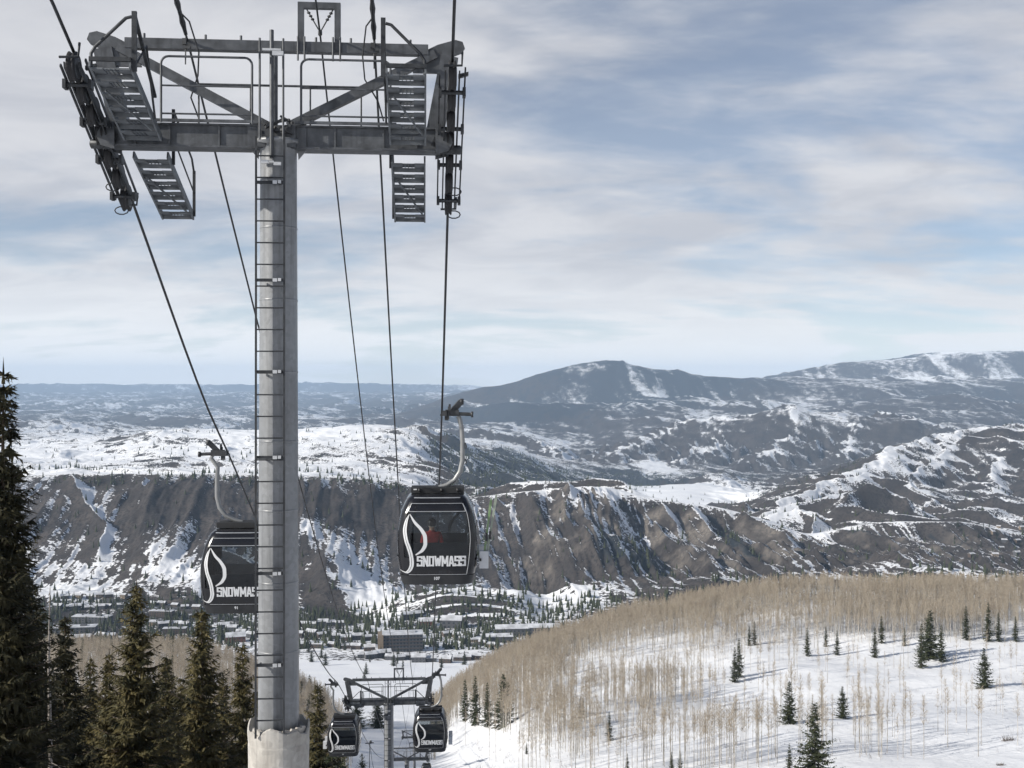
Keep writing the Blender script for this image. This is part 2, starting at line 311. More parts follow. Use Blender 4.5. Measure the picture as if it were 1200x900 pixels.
def crests(X, Y):
    shp = X.shape; X = X.ravel(); Y = Y.ravel(); n = len(X)
    best = np.full(n,-1e9); dist = np.full(n,1e9); side = np.zeros(n)
    act = np.where((Y > 1380) & (Y < 7200))[0]
    if len(act) == 0: return best.reshape(shp), dist.reshape(shp), side.reshape(shp)
    Xa, Ya = X[act], Y[act]; s0 = np.clip(Ya/2000,.7,3.3); lo = np.exp(np.round(np.log(s0)*1.0)) 
    wob0 = np.clip(fbm(Xa/75,Ya/75,4,140),-.7,.7); jx0 = fbm(Xa/170,Ya/170,3,150)*26
    for pts,fl in CRESTS:
        W = [((p[0]-600)/F*p[2], p[2], (450-p[1])/F*p[2]) for p in pts]
        sc_ = W[0][1]/2000; reach = 330*sc_; ys = [w[1] for w in W]; xs = [w[0] for w in W]
        k = np.where((Ya > min(ys)-reach) & (Ya < max(ys)+reach) & (Xa > min(xs)-reach) & (Xa < max(xs)+reach))[0]
        if len(k) == 0: continue
        x, y, wob, jx = Xa[k], Ya[k], wob0[k], jx0[k]*sc_; wq = 1+.32*wob; ai = act[k]
        for (x0,y0,z0),(x1,y1,z1) in zip(W[:-1],W[1:]):
            dx,dy = x1-x0,y1-y0; L2 = dx*dx+dy*dy; t = np.clip(((x+jx-x0)*dx+(y-y0)*dy)/L2,0,1)
            ex,ey = x+jx-x0-dx*t, y-y0-dy*t; d = np.hypot(ex,ey)
            v = z0+(z1-z0)*t-1.22*fl*wq*d-5*sc_*np.abs(wob)-np.maximum(d-.6*reach,0)*1.5
            b_ = best[ai]; best[ai] = np.maximum(v,b_); dn = d/sc_; m2 = dn < dist[ai]
            side[ai] = np.where(m2,np.where(ex > 0,1,-1),side[ai]); dist[ai] = np.where(m2,dn,dist[ai])
    return best.reshape(shp), dist.reshape(shp), side.reshape(shp)
def H(X, Y):
    X = np.asarray(X,float); Y = np.asarray(Y,float); z = H0(X,Y)
    z = z + np.where(Y > 1400, relief(X,np.maximum(Y,1)), 0)
    if np.any(Y > 1300):
        b_,_,_ = crests(X,Y); k_ = 3+Y*.0012; zz_ = .5*(z+b_+np.sqrt((z-b_)**2+k_*k_))-.25*k_*np.exp(-((z-b_)/(2*k_))**2)
        z = np.where((Y > 1380) & (b_ > -1e8), zz_, z)
    # small swells and hollows of the near snow
    z = z + sst(60,160,Y)*(1-sst(500,640,Y))*fbm(X/45,Y/45,3,90)*1.1
    return z
def h1(x, y): return float(H(np.array([x]),np.array([y]))[0])
def ray_ground(px, py, y0=120, y1=26000, n=2500):
    Y = np.exp(np.linspace(math.log(y0),math.log(y1),n)); X = (px-600)/F*Y
    d = (450-py)/F*Y - H(X,Y); i = np.argmax(d < 0)
    if d[i] >= 0: return None
    y = Y[i] if i == 0 else Y[i-1]+(Y[i]-Y[i-1])*d[i-1]/(d[i-1]-d[i])
    x = (px-600)/F*y
    return Vector((x,y,h1(x,y)))

def grid_mesh(name, P, attrs, material):
    r,c,_ = P.shape; me = bpy.data.meshes.new(name)
    me.vertices.add(r*c); me.vertices.foreach_set('co', P.reshape(-1).astype(np.float32))
    idx = np.arange(r*c).reshape(r,c)
    q = np.stack([idx[:-1,:-1],idx[:-1,1:],idx[1:,1:],idx[1:,:-1]],-1).reshape(-1,4)
    me.loops.add(q.size); me.loops.foreach_set('vertex_index', q.reshape(-1).astype(np.int32))
    me.polygons.add(len(q)); me.polygons.foreach_set('loop_start', (np.arange(len(q))*4).astype(np.int32))
    me.polygons.foreach_set('use_smooth', np.ones(len(q),bool))
    for k,v in attrs.items():
        a = me.attributes.new(k,'FLOAT','POINT'); a.data.foreach_set('value', v.reshape(-1).astype(np.float32))
    me.materials.append(material); me.update(calc_edges=True); me.validate()
    return link(name, me)
def tri_mesh(name, V, Fc, mats, mi=None, smooth=False):
    me = bpy.data.meshes.new(name); k = Fc.shape[1]
    me.vertices.add(len(V)); me.vertices.foreach_set('co', V.reshape(-1).astype(np.float32))
    me.loops.add(Fc.size); me.loops.foreach_set('vertex_index', Fc.reshape(-1).astype(np.int32))
    me.polygons.add(len(Fc)); me.polygons.foreach_set('loop_start', (np.arange(len(Fc))*k).astype(np.int32))
    for m in mats: me.materials.append(m)
    if mi is not None: me.polygons.foreach_set('material_index', mi.astype(np.int32))
    me.polygons.foreach_set('use_smooth', np.full(len(Fc),smooth))
    me.update(calc_edges=True)
    return me

def terrain_mat():
    m = bpy.data.materials.new('snow_brush_and_rock'); m.use_nodes = True; nt = m.node_tree; b = nt.nodes['Principled BSDF']; L = nt.links
    def N(t, **kw):
        n = nt.nodes.new(t)
        for k,v in kw.items(): setattr(n,k,v)
        return n
    tc = N('ShaderNodeTexCoord')
    def noise(scale, det, rough=.55):
        n = N('ShaderNodeTexNoise'); n.inputs['Scale'].default_value = scale; n.inputs['Detail'].default_value = det; n.inputs['Roughness'].default_value = rough
        L.new(tc.outputs['Object'], n.inputs['Vector']); return n.outputs['Fac']
    def attr(a): n = N('ShaderNodeAttribute', attribute_name=a); return n.outputs['Fac']
    def math_(op, a, c, cl=False):
        n = N('ShaderNodeMath', operation=op, use_clamp=cl)
        for i,v in enumerate((a,c)):
            if isinstance(v,(int,float)): n.inputs[i].default_value = v
            else: L.new(v, n.inputs[i])
        return n.outputs[0]
    def ramp(v, lo, hi):
        n = N('ShaderNodeMapRange', interpolation_type='SMOOTHSTEP'); L.new(v,n.inputs[0]); n.inputs[1].default_value = lo; n.inputs[2].default_value = hi; return n.outputs[0]
    def mix(f, a, c):
        n = N('ShaderNodeMix', data_type='RGBA'); L.new(f,n.inputs[0])
        for i,v in ((6,a),(7,c)):
            if isinstance(v,tuple): n.inputs[i].default_value = (*v,1)
            else: L.new(v,n.inputs[i])
        return n.outputs[2]
    fine = noise(.20,7,.64); mid = noise(.016,6,.6); big = noise(.0022,6,.6); vf = noise(.45,4)
    brush = mix(ramp(mid,.35,.65), (.040,.034,.031), (.074,.063,.056))
    brush = mix(ramp(fine,.45,.62), brush, (.024,.022,.021))
    rock = mix(ramp(fine,.35,.65), (.08,.071,.062), (.18,.158,.135))
    forest = mix(ramp(fine,.4,.62), (.014,.019,.024), (.032,.034,.036))
    c = mix(ramp(math_('ADD',attr('rock'),math_('MULTIPLY',math_('SUBTRACT',mid,.5),1.6)),.35,.65), brush, rock)
    c = mix(ramp(math_('ADD',attr('forest'),math_('MULTIPLY',math_('SUBTRACT',mid,.5),1.8)),.4,.6), c, forest)
    s = math_('ADD', attr('snow'), math_('ADD', math_('MULTIPLY',math_('SUBTRACT',fine,.5),2.3), math_('MULTIPLY',math_('SUBTRACT',mid,.5),1.15)))
    s = math_('ADD', s, math_('MULTIPLY',math_('SUBTRACT',big,.5),.8))
    sm = ramp(s,.42,.58)
    snow = mix(ramp(mid,.3,.7), (.80,.81,.83), (.86,.865,.87))
    c = mix(sm, c, snow)
    L.new(c, b.inputs['Base Color']); b.inputs['Roughness'].default_value = .85; b.inputs['Specular IOR Level'].default_value = .15
    bp = N('ShaderNodeBump'); bp.inputs['Strength'].default_value = .55; bp.inputs['Distance'].default_value = 1.0
    L.new(math_('ADD',math_('MULTIPLY',fine,1.0),math_('MULTIPLY',vf,.25)), bp.inputs['Height']); L.new(bp.outputs[0], b.inputs['Normal'])
    return m
M['terrain'] = terrain_mat()

# near sheet
gx = np.arange(-580,581,2.9); gy = np.concatenate([np.arange(-120,60,4.0),np.arange(60,640.1,2.9)]); gy[-1] = 640
GX,GY = np.meshgrid(gx,gy); GZ = H(GX,GY)
o = grid_mesh('snow_ground', np.stack([GX,GY,GZ],-1), {'snow':np.full(GX.shape,1.9),'forest':np.zeros(GX.shape),'rock':np.zeros(GX.shape)}, M['terrain'])
tag(o, kind='structure')
# far sheet
fy = np.concatenate([np.exp(np.linspace(math.log(640),math.log(1400),110))[:-1], np.exp(np.linspace(math.log(1400),math.log(4700),470))[:-1],
                     np.exp(np.linspace(math.log(4700),math.log(14000),230))[:-1], np.exp(np.linspace(math.log(14000),math.log(29000),80))])
fp = np.concatenate([np.arange(-560,-40,8.0),np.arange(-40,1240,1.6),np.arange(1240,1761,8.0)])
FP,FY = np.meshgrid(fp,fy); FX = (FP-600)/F*FY; FZ = H(FX,FY)
P = np.stack([FX,FY,FZ],-1)
du = np.gradient(P,axis=1); dv = np.gradient(P,axis=0); Nn = np.cross(du,dv); Nn /= np.linalg.norm(Nn,axis=-1,keepdims=True)
nx,ny,nz = Nn[...,0],Nn[...,1],Nn[...,2]
def ell(px, Y, sx, sy): return np.exp(-(((FP-px)/sx)**2+((np.log(FY)-math.log(Y))/sy)**2))
lown = fbm(FX/900,FY/900,4,120); lowf = fbm(FX/3000,FY/3000,4,130)
slope = 1-nz
# what lies where: snow stays on flats and on slopes turned from the sun, melts off steep sunny faces
_,CD,CS = crests(FX,FY)
snow = .56 + 1.15*nx - 1.6*slope + .75*np.minimum(ny,0.3) + .30*lown
snow = np.where(FY > 5200, .52 + 1.35*nx - 1.5*slope + .8*np.minimum(ny,.2) + .22*lowf + .16*lown, snow)
snow = np.where(FY < 1120, 1.6, np.where(FY < 1450, .52+.4*lown, snow))
bl = sst(1560,1680,FY)*(1-sst(1985,2030,FY))
pl = sst(2020,2080,FY)*(1-sst(430,600,FP))*(1-sst(4300,5200,FY))
snow += pl*.385 - bl*.12 - .30*sst(1790,1860,FY)*(1-sst(1985,2020,FY))*sst(130,190,FP)*(1-sst(440,520,FP))
snow += .08*sst(2050,2200,FY)*(1-sst(4600,5200,FY))*sst(780,900,FP)
snow += (.56+.5*lown)*sst(1480,1530,FY)*(1-sst(1740,1840,FY))*(1-sst(320,370,FP))
for (a,Y,sx,sy,k) in [(205,1650,55,.05,.65),(120,1690,55,.05,.5),(70,1560,70,.04,.45),(280,1590,70,.035,.45),(110,1900,30,.04,.35),(430,1600,22,.05,.9),(460,1520,40,.04,.8),(640,1530,40,.035,1.0),(690,1500,40,.035,.5),(540,1480,60,.02,.2),
                      (800,4100,80,.11,2.0),(700,3900,40,.05,.3),(600,2150,40,.06,.7),(690,2080,50,.04,.7),(690,10330,30,.012,.55),(735,10150,14,.02,.45),(700,10180,60,.02,.16),(660,10100,50,.02,.2),(600,9950,120,.02,.32),(820,10000,140,.02,.32),(690,10000,80,.02,.2),(670,10200,40,.04,.3),(1000,12200,120,.10,.42),(1130,12500,90,.1,.4),(250,3600,120,.12,.2),(400,3500,80,.12,.25),(930,6300,120,.06,.34),(770,5600,25,.05,.5),(1000,3000,160,.1,.15)]:
    snow += ell(a,Y,sx,sy)*k
snow += .60*np.exp(-((CD-4*CS-3)/8)**2)*sst(-.3,.3,fbm(FX/90,FY/90,3,160)+.1)*(FY > 1480)*(FY < 7500)
snow -= (.16*sst(6500,7500,FY)+.10*sst(13000,17000,FY))*(1-sst(480,600,FP))
forest = -.25 + .5*np.maximum(ny,0)*3 + .25*lown + np.where(FY > 5200,.45*lowf,0)
for (a,Y,sx,sy,k) in [(540,3350,50,.14,1.3),(600,3000,70,.2,.7),(640,4000,90,.16,1.0),(720,5000,130,.12,.9),(720,1680,45,.06,.9),(560,1800,25,.08,.7),(860,1800,30,.06,.3),(960,3400,80,.14,.35),(700,9200,170,.10,.8),(560,8800,120,.12,.6),
                      (1150,9500,140,.12,.9),(800,10700,200,.04,.9),(1050,13500,300,.05,.9),(760,10200,150,.05,.6),(480,11000,120,.08,.5),(600,7000,120,.1,.5),(100,7000,140,.12,.7),(150,2060,110,.015,.5),(900,5300,120,.08,.7),(300,11500,400,.14,.5),(650,4300,110,.16,.5),(560,2700,50,.06,.5)]:
    forest += ell(a,Y,sx,sy)*k
forest += .55*np.exp(-((CD*CS-48)/30)**2)*sst(560,640,FP)*(FY < 2020)*(FY > 1500)  # right flanks of the spurs: dark forest plus their shade, put into the colour
snow -= .35*np.exp(-((CD*CS-48)/30)**2)*sst(560,640,FP)*(FY < 2020)*(FY > 1500)  # less snow there too, deepening the painted shade of those flanks
rock = -.3 + bl*(.55*sst(560,640,FP)+.12) + .2*lown
snow -= .75*ell(548,1425,48,.036)+.85*ell(392,1450,32,.055)
snow += .5*ell(640,1420,28,.05)+.5*ell(450,1420,18,.05)
# contour trails and cut roads show as snowy benches on the mounds
for (Yt,a0,a1,k) in [(1380,505,620,3),(1412,495,625,3),(1450,490,615,3),(1478,500,600,4)]:
    dd = np.abs(FY-Yt-12*np.sin((FP-a0)/35)); snow += np.exp(-(dd/k)**2)*sst(a0-10,a0+10,FP)*(1-sst(a1-10,a1+10,FP))*1.6
snow -= np.clip(forest,0,1)*.30
mt = grid_mesh('mountains', P, {'snow':snow,'forest':forest,'rock':rock}, M['terrain']); tag(mt, kind='structure')
# ------------------------------------------------------------------ lift line
DX = -.0795; TH = math.atan(.0795); CT, ST = math.cos(TH), math.sin(TH)
GAUGE = 2.87; T1 = (-3.91, 18.4)
def line_x(Y): return T1[0]+DX*(Y-T1[1])
TOWERS = [18.4, 75.4, 153.0, 262.0, 400.0]
def rope_z_table():
    """rope height along the line: over each tower a short curve, between towers a hanging sag"""
    zc = [4.36, -21.55, -52.0, -84.0, -114.0]
    pts = []
    y = -40.0
    while y < 16.9: pts.append((y, 5.09+.385*(16.9-y)+.0006*(16.9-y)**2)); y += 4
    for k,Y in enumerate(TOWERS):
        for t in (-1.5,-1,-.5,0,.5,1,1.6):
            s0, s1 = (.40,.61) if k == 0 else (.33,.45) if k == 1 else (.30,.36) if k == 2 else (.24,.30) if k == 3 else (.20,.22)
            zz = zc[k] - (s0+s1)/2*t - (s1-s0)/6.2*t*t
            pts.append((Y+t, zz))
        if k+1 < len(TOWERS):
            ya, za = Y+1.6, pts[-1][1]; yb = TOWERS[k+1]-1.5
            s0b = (.33,.30,.24,.20)[k]; zb = zc[k+1]+((.33+.45)/2,(.30+.36)/2,(.27),(.21))[k]*1.5
            D = yb-ya; sag = {0:.0031,1:.0009,2:.0006,3:.0004}[k]
            n = 14
            if k == 0:
                ky = [20.0,27.4,29.9,40,50,62.5,67,73.9]; kz = [pts[-1][1],-.70,-1.83,-6.75,-11.45,-16.55,-18.15,zb]
                for y in np.linspace(20.4,73.5,40): pts.append((float(y),float(interp_s(np.array([y]),ky,kz)[0])))
                continue
            for i in range(1,n):
                t = i/n; pts.append((ya+D*t, za+(zb-za)*t - sag*D*D*t*(1-t)))
    ya, za = pts[-1]
    for y in range(420,1150,40): pts.append((y, za-.2*(y-ya)))
    return pts
ROPE = rope_z_table(); _ry = [p[0] for p in ROPE]; _rz = [p[1] for p in ROPE]
def rope_z(Y): return float(np.interp(Y,_ry,_rz))
def rope_pt(side, Y): return Vector((line_x(Y)+side*GAUGE*CT, Y+side*GAUGE*ST, rope_z(Y)))
for side, nm in ((-1,'uphill'),(1,'downhill')):
    m = MB(); m.tube([rope_pt(side,y) for y in _ry if y < 1000], .026, 7)
    tag(m.build('haul_rope', M['rope']), 'thick wire rope on the left, running from the top left corner to the pole' if side < 0 else
        'thick wire rope on the right, running almost straight down past the nearest cabin', 'cable', 'haul ropes of the gondola lift')

# ---- tower
ZB = -7.2
def make_tower(label, base, n_down):
    root = empty('lift_tower', base, TH); tag(root, label, 'lift tower', 'towers of the gondola lift')
    p = MB(); p.lathe([(.34,.6),(.34,1.5),(.302,11.0),(.302,11.18),(.40,11.2),(.40,11.26),(.33,11.26)], n=36)
    p.add([(0,0,11.26)]+[(.33*math.cos(a*R(10)),.33*math.sin(a*R(10)),11.26) for a in range(36)], [(0,1+i,1+(i+1)%36) for i in range(36)])
    for z in (2.75,3.9,5.1,6.25,7.4,8.6,9.8): p.lathe([(.337-.004*(z-1.5),z-.02),(.345-.004*(z-1.5),z-.015),(.345-.004*(z-1.5),z+.015),(.337-.004*(z-1.5),z+.02)], n=36)
    for sx in (-1,1):
        p.prism([(0,0),(.22,.0),(.02,-.24)], (sx*.31,0,11.2), (sx,0,0), (0,0,1), .03)
    p.build('pole', M['pole'], root)
    # footing with a torn form-tube rim
    f = MB(); n = 48; rim = [(.05*math.sin(a*3)+.035*math.sin(a*7+1)+random.Random(i).uniform(-.025,.02)) for i,a in enumerate([2*math.pi*i/n for i in range(n)])]
    vs = []; 
    for (r,z,k) in [(.50,-3.0,0),(.50,1.0,0),(.505,1.22,0),(.50,1.25,0),(.515,1.48,1),(.49,1.50,1),(.47,1.42,.5),(.44,1.40,.3),(.36,1.36,0)]:
        for j in range(n):
            a = 2*math.pi*j/n; rr = r*(1+.012*math.sin(5*a+z*2)+(.012*math.sin(9*a) if z > 1.2 else 0)); vs.append((rr*math.cos(a),rr*math.sin(a),z+rim[j]*k))
    f.add(vs, [(i*n+j,i*n+(j+1)%n,(i+1)*n+(j+1)%n,(i+1)*n+j) for i in range(8) for j in range(n)], 0, False)
    rr_ = random.Random(4)
    for i in range(9):
        a = -2.6+i*.26+rr_.uniform(-.05,.05); f.prism([(0,0),(.10,.03),(.13,.10),(.03,.13),(-.02,.06)], (.43*math.cos(a),.43*math.sin(a),1.40), (-math.sin(a),math.cos(a),0), (0,-.2,1), .05)
    f.build('concrete_footing', M['concrete'], root)
    # ladder on the uphill face
    l = MB(); yl = -.44
    for x in (-.31,.145): l.beam((x,yl-.02,1.42),(x,yl+.03,11.25),.045,.03)
    z = 1.7
    while z < 11.1: l.tube([(-.31,yl,z),(.145,yl,z)], .013, 6); z += .355
    ld = l.build('ladder', M['steel_dark'], root)
    for z in (2.6,4.1,6.0,7.4,8.9,10.5):
        b = MB(); b.beam((-.30,yl+.02,z),(.14,yl+.02,z),.03,.05); b.box((.0,yl-.015,z),(.07,.03,.055),m=1); b.box((.075,yl-.02,z+.005),(.05,.04,.05),m=1)
        for x in (-.25,.06): b.beam((x,yl,z),(x,-.30,z),.03,.03)
        b.build('ladder_bracket', [M['steel_dark'],M['alloy']], root)
    # lower crossarm: I-section with stiffeners
    a = MB()
    for s in (-1,1):
        a.box((s*1.42,0,11.305),(2.56,.30,.33))
        a.box((s*1.42,0,11.485),(2.58,.40,.03)); a.box((s*1.42,0,11.125),(2.58,.40,.03))
        for x in (.35,.95,1.75,2.3): a.box((s*x,-.16,11.305),(.03,.05,.325))
        a.prism([(0,0),(.28,.0),(.28,.32),(0,.32),(-.1,.16)], (s*.2-(.14 if s>0 else -.14)*0,-.172,11.145), (s,0,0),(0,0,1),.03)
        # end plates that carry the rope wheels
        for y in (-.22,.22): a.prism([(0,-.22),(.22,-.16),(.3,0),(.22,.14),(0,.22)], (s*2.62,y,11.27), (s,0,0),(0,0,1), .03)
    a.box((0,0,11.30),(.62,.5,.36)); a.build('crossarm', M['galv'], root)
    # upper beam
    u = MB(); u.box((0,0,12.84),(5.0,.16,.17))
    for s in (-1,1):
        u.prism([(0,.08),(.30,.17),(.42,.14),(.46,.03),(.40,-.05),(.22,-.12),(.0,-.40),(-.42,-.40),(-.32,-.08)], (s*2.66,-.0,12.86), (s,0,0),(0,0,1), .06)
        for x in (.62,1.2,2.2): u.tube([(s*x,0,12.9),(s*x,0,13.02)], .022, 6)
    u.build('upper_beam', M['galv'], root)
    for s in (-1,1):
        d = MB(); d.beam((s*.16,0,11.5),(s*2.62,0,12.78),.14,.15); d.build('brace', M['galv'], root)
        d = MB(); d.beam((s*2.62,.10,11.5),(s*2.86,.06,12.75),.30,.26, up=(0,1,0)); d.build('side_strut', M['galv'], root)
    # centre rods
    c = MB(); c.tube([(-.06,-.40,10.9),(-.06,-.40,13.0)], .035, 8)
    for x in (-.25,.13): c.tube([(x,-.42,11.2),(x,-.42,12.86)], .02, 6)
    c.tube([(-.06,-.02,11.5),(-.06,-.02,12.76)], .05, 8); c.build('ladder_extension', M['galv'], root)
    k = MB(); r2 = random.Random(9)
    for i in range(12):
        x,y,z = r2.uniform(-.34,.3), -.30+r2.uniform(-.06,.05), 11.42+r2.uniform(-.1,.22)
        k.beam((x,y,z),(x+r2.uniform(-.22,.22),y+r2.uniform(-.06,.06),z+r2.uniform(-.10,.12)),.05,.035)
    k.build('cable_bundle', M['cast'], root)
    w = MB(); w.box((-.05,-.455,12.66),(.30,.06,.035)); w.build('sensor_bar', M['alloy'], root); w = MB(); w.box((.05,-.47,12.60),(.18,.05,.07)); w.build('sensor_box', M['alloy'], root)
    w = MB(); w.box((-.16,-.46,10.83),(.13,.05,.05)); w.box((-.06,-.475,10.83),(.09,.02,.03)); w.box((.04,-.46,10.80),(.12,.05,.05)); w.build('junction_box', M['alloy'], root)
    # guard hoops
    for s in (-1,1):
        g = MB(); y = -.24; x0,x1 = .40,1.87; zt = 12.58; rc = .12
        pts = [(s*x0,y,11.5),(s*x0,y,zt-rc)]+[(s*(x0+rc-rc*math.cos(t)),y,zt-rc+rc*math.sin(t)) for t in (.4,.8,1.2,1.57)]
        pts += [(s*(x1-rc+rc*math.sin(t)),y,zt-rc+rc*math.cos(t)) for t in (0,.4,.8,1.2,1.57)]+[(s*x1,y,11.5)]
        g.tube(pts,.02,7); 
        for z in (12.1,11.64): g.tube([(s*x0,y,z),(s*x1,y,z)],.016,6)
        g.beam((s*x0-.1*s,y,11.53),(s*(x1+.1),y,11.53),.03,.05)
        g.build('guard_rail', M['galv'], root)
    g = MB(); g.tube([(-1.36,.24,12.26),(1.36,.24,12.26)],.02,7)
    for x in (-1.36,-.5,.5,1.36): g.tube([(x,.24,11.5),(x,.24,12.26)],.016,6)
    g.build('rear_rail', M['galv'], root)
    # portal frame with the hanging signal line insulators
    g = MB()
    for x in (.37,.98): g.beam((x,0,12.93),(x,0,13.50),.10,.10,up=(0,1,0))
    g.beam((.32,0,13.55),(1.03,0,13.55),.10,.10)
    for x in (.33,.44,.91,1.03): g.tube([(x,-.10,12.6),(x,-.10,13.0)],.018,6)
    g.build('portal_frame', M['galv'], root)
    g = MB()
    for x,xe in ((.47,.68),(.90,.70)):
        g.tube([(x,-.02,13.48),(xe,-.02,13.12)],.012,6)
        for t in (.15,.3,.45): g.lathe([(.01,-.02),(.03,-.01),(.03,.01),(.01,.02)], Vector((x,-.02,13.48)).lerp(Vector((xe,-.02,13.12)),t), 8)
    g.lathe([(.01,-.06),(.035,-.03),(.035,.03),(.01,.06)], (.69,-.02,13.09), 8); g.build('insulator', M['cast'], root)
    # rope wheel trains
    for s in (-1,1):
        t = MB(); Yc = T1[1]+s*GAUGE*ST
        def rel(t_): # rope height above the crossarm level at distance t_ along the line
            return 11.30+ .26 - .505*t_ - .034*t_*t_
        X = s*2.87
        for side in (-.11,.11):
            ps = [(-1.62,.04),(-1.2,.07),(0,.10),(1.1,.07),(1.52,.04),(1.50,-.05),(.9,-.10),(0,-.14),(-.95,-.10),(-1.60,-.04)]
            t.prism([(y,rel(y)-.27+dz) for (y,dz) in ps if True], (X+side,0,0),(0,1,0),(0,0,1),.022)
        for y in (-1.3,-.45,.4,1.25):
            t.tube([(X-.20,y,rel(y)-.36),(X+.20,y,rel(y)-.36)],.035,8); t.box((X-.19,y,rel(y)-.36),(.05,.16,.14)); t.box((X+.19,y,rel(y)-.36),(.05,.16,.14))
        t.beam((X+.2,-1.6,rel(-1.6)-.18),(X+.2,1.45,rel(1.45)-.22),.025,.05); t.beam((X-.2,-1.5,rel(-1.5)-.2),(X-.2,1.5,rel(1.5)-.22),.025,.05)
        t.beam((X,-.05,rel(0)-.40),(X-s*.30,-.05,11.28),.16,.2,up=(0,1,0))
        t.lathe([(.04,-.19),(.08,-.17),(.08,.17),(.04,.19)], (X,-.05,rel(0)-.40), 12, axis=Matrix(((0,0,1),(1,0,0),(0,1,0))))
        for y in (-1.75,1.6): t.tube([(X-.14,y,rel(y)-.25),(X+.14,y,rel(y)-.24),(X+.15,y+.03,rel(y)-.02)],.02,6)
        t.prism([(0,0),(.16,.05),(.16,.1),(0,.06)],(X+.1,-1.25,rel(-1.25)-.1),(1,0,0),(0,0,1),.08)
        for yy in (.95,1.5):
            t.tube([(X+s*.1+.12*math.cos(a*.63),yy,rel(yy)-.42+.07*math.sin(a*.63)) for a in range(11)],.012,5)
        tr = t.build('sheave_train', M['steel_dark'], root)
        ys = np.linspace(-1.50,1.45,7)
        for y in ys:
            wv = MB(); ax = Matrix(((0,0,1),(1,0,0),(0,1,0)))
            wv.lathe([(.05,-.06),(.215,-.06),(.24,-.05),(.205,-.012),(.205,.012),(.24,.05),(.215,.06),(.05,.06)], (X,float(y),rel(float(y))-.235), 20, 0, ax)
            wv.lathe([(.0,-.068),(.15,-.068),(.17,-.061)], (X,float(y),rel(float(y))-.235), 14, 1, ax, False); wv.lathe([(.17,.061),(.15,.068),(.0,.068)], (X,float(y),rel(float(y))-.235), 14, 1, ax, False)
            wv.build('sheave_wheel', [M['rubber'],M['galv']], tr)
        # sloping work platforms
        X = s*2.16; sl = .40
        for (ya,yb,wd) in ((-2.15,-.24,.58),(.26,2.35,.56)):
            q = MB(); zz = lambda y: 11.15-.35*y
            for e in (-1,1): q.beam((X+e*wd/2,ya,zz(ya)),(X+e*wd/2,yb,zz(yb)),.03,.12)
            n = int((yb-ya)/.30)
            for i in range(n):
                y0 = ya+(i+.06)*(yb-ya)/n; y1 = ya+(i+.94)*(yb-ya)/n; ym = (y0+y1)/2; zmid = zz(ym)-.02
                for e in (-1,1): q.box((X+e*wd*.335,ym,zmid),(wd*.30,y1-y0,.025))
                for j in range(4): q.box((X,y0+(j+.5)*(y1-y0)/4,zmid+.003),(wd*.38,.018,.02))
                for xx in (-.06,0,.06): q.box((X+xx,ym,zmid-.006),(.012,y1-y0,.015))
                q.box((X,y1-.01,zmid-.05),(wd,.02,.07))
            q.beam((X-.2,ya+.5,zz(ya+.5)-.1),(X+.24,yb-.4,zz(yb-.4)-.1),.02,.03)
            wk = q.build('work_platform', M['plank'], root)
            h = MB()
            if ya < 0:
                h.beam((X-s*.34,ya+.05,zz(ya)-.1),(X-s*.34,ya+.05,zz(ya)+.78),.07,.05,up=(0,1,0))
                h.tube([(X-s*.30,ya+.05,zz(ya)+.70),(X-s*.22,ya+.05,zz(ya)+.68),(X+s*.22,ya+.05,zz(ya)+.25),(X+s*.28,ya+.05,zz(ya)+.15),(X+s*.28,ya+.05,zz(ya)-.05)],.025,7)
                h.beam((X-s*.3,ya+.02,zz(ya)+.06),(X+s*.3,ya+.02,zz(ya)+.06),.05,.06)
                h.beam((X-s*.34,ya+.05,zz(ya)+.75),(X-s*.34,ya+1.3,zz(ya+1.3)+.3),.05,.04)
                h.tube([(X-s*.34,ya+1.3,zz(ya+1.3)-.05),(X-s*.34,ya+.75,zz(ya+.75)+.75),(X-s*.34,ya+.1,zz(ya)+.0)],.018,6)
            else:
                h.beam((X-s*.31,ya+.3,zz(ya+.3)+.0),(X-s*.31,ya+.3,zz(ya+.3)+.95),.05,.04,up=(0,1,0))
                h.beam((X-s*.31,yb-.1,zz(yb)+.0),(X-s*.31,yb-.1,zz(yb)+.85),.05,.04,up=(0,1,0))
                h.tube([(X-s*.31,ya+.3,zz(ya+.3)+.93),(X-s*.31,yb-.3,zz(yb-.3)+.93),(X-s*.31,yb-.1,zz(yb)+.80)],.02,6)
                h.tube([(X-s*.31,ya+.3,zz(ya+.3)+.45),(X-s*.31,yb-.1,zz(yb-.1)+.4)],.015,6)
            h.build('hand_rail', M['steel_dark'], wk)
    return root
tower = make_tower('tall grey steel tower with ladder and wide crossarm, nearest and largest of the lift towers', (T1[0],T1[1],ZB), 0)
TL = ['middle grey tower at the bottom of the photo, between the two smaller cabins', 'small lift tower at the bottom edge, only its crossarm showing below the middle tower',
      'distant tiny lift tower on the white run, farther than the other towers', None]
for k in (1,2,3):
    Y = TOWERS[k]; c = dup(tower); c.location = (line_x(Y),Y,rope_z(Y)-11.56); c['label'] = TL[k-1]
    if k == 3: c.location.z = rope_z(Y)-11.56

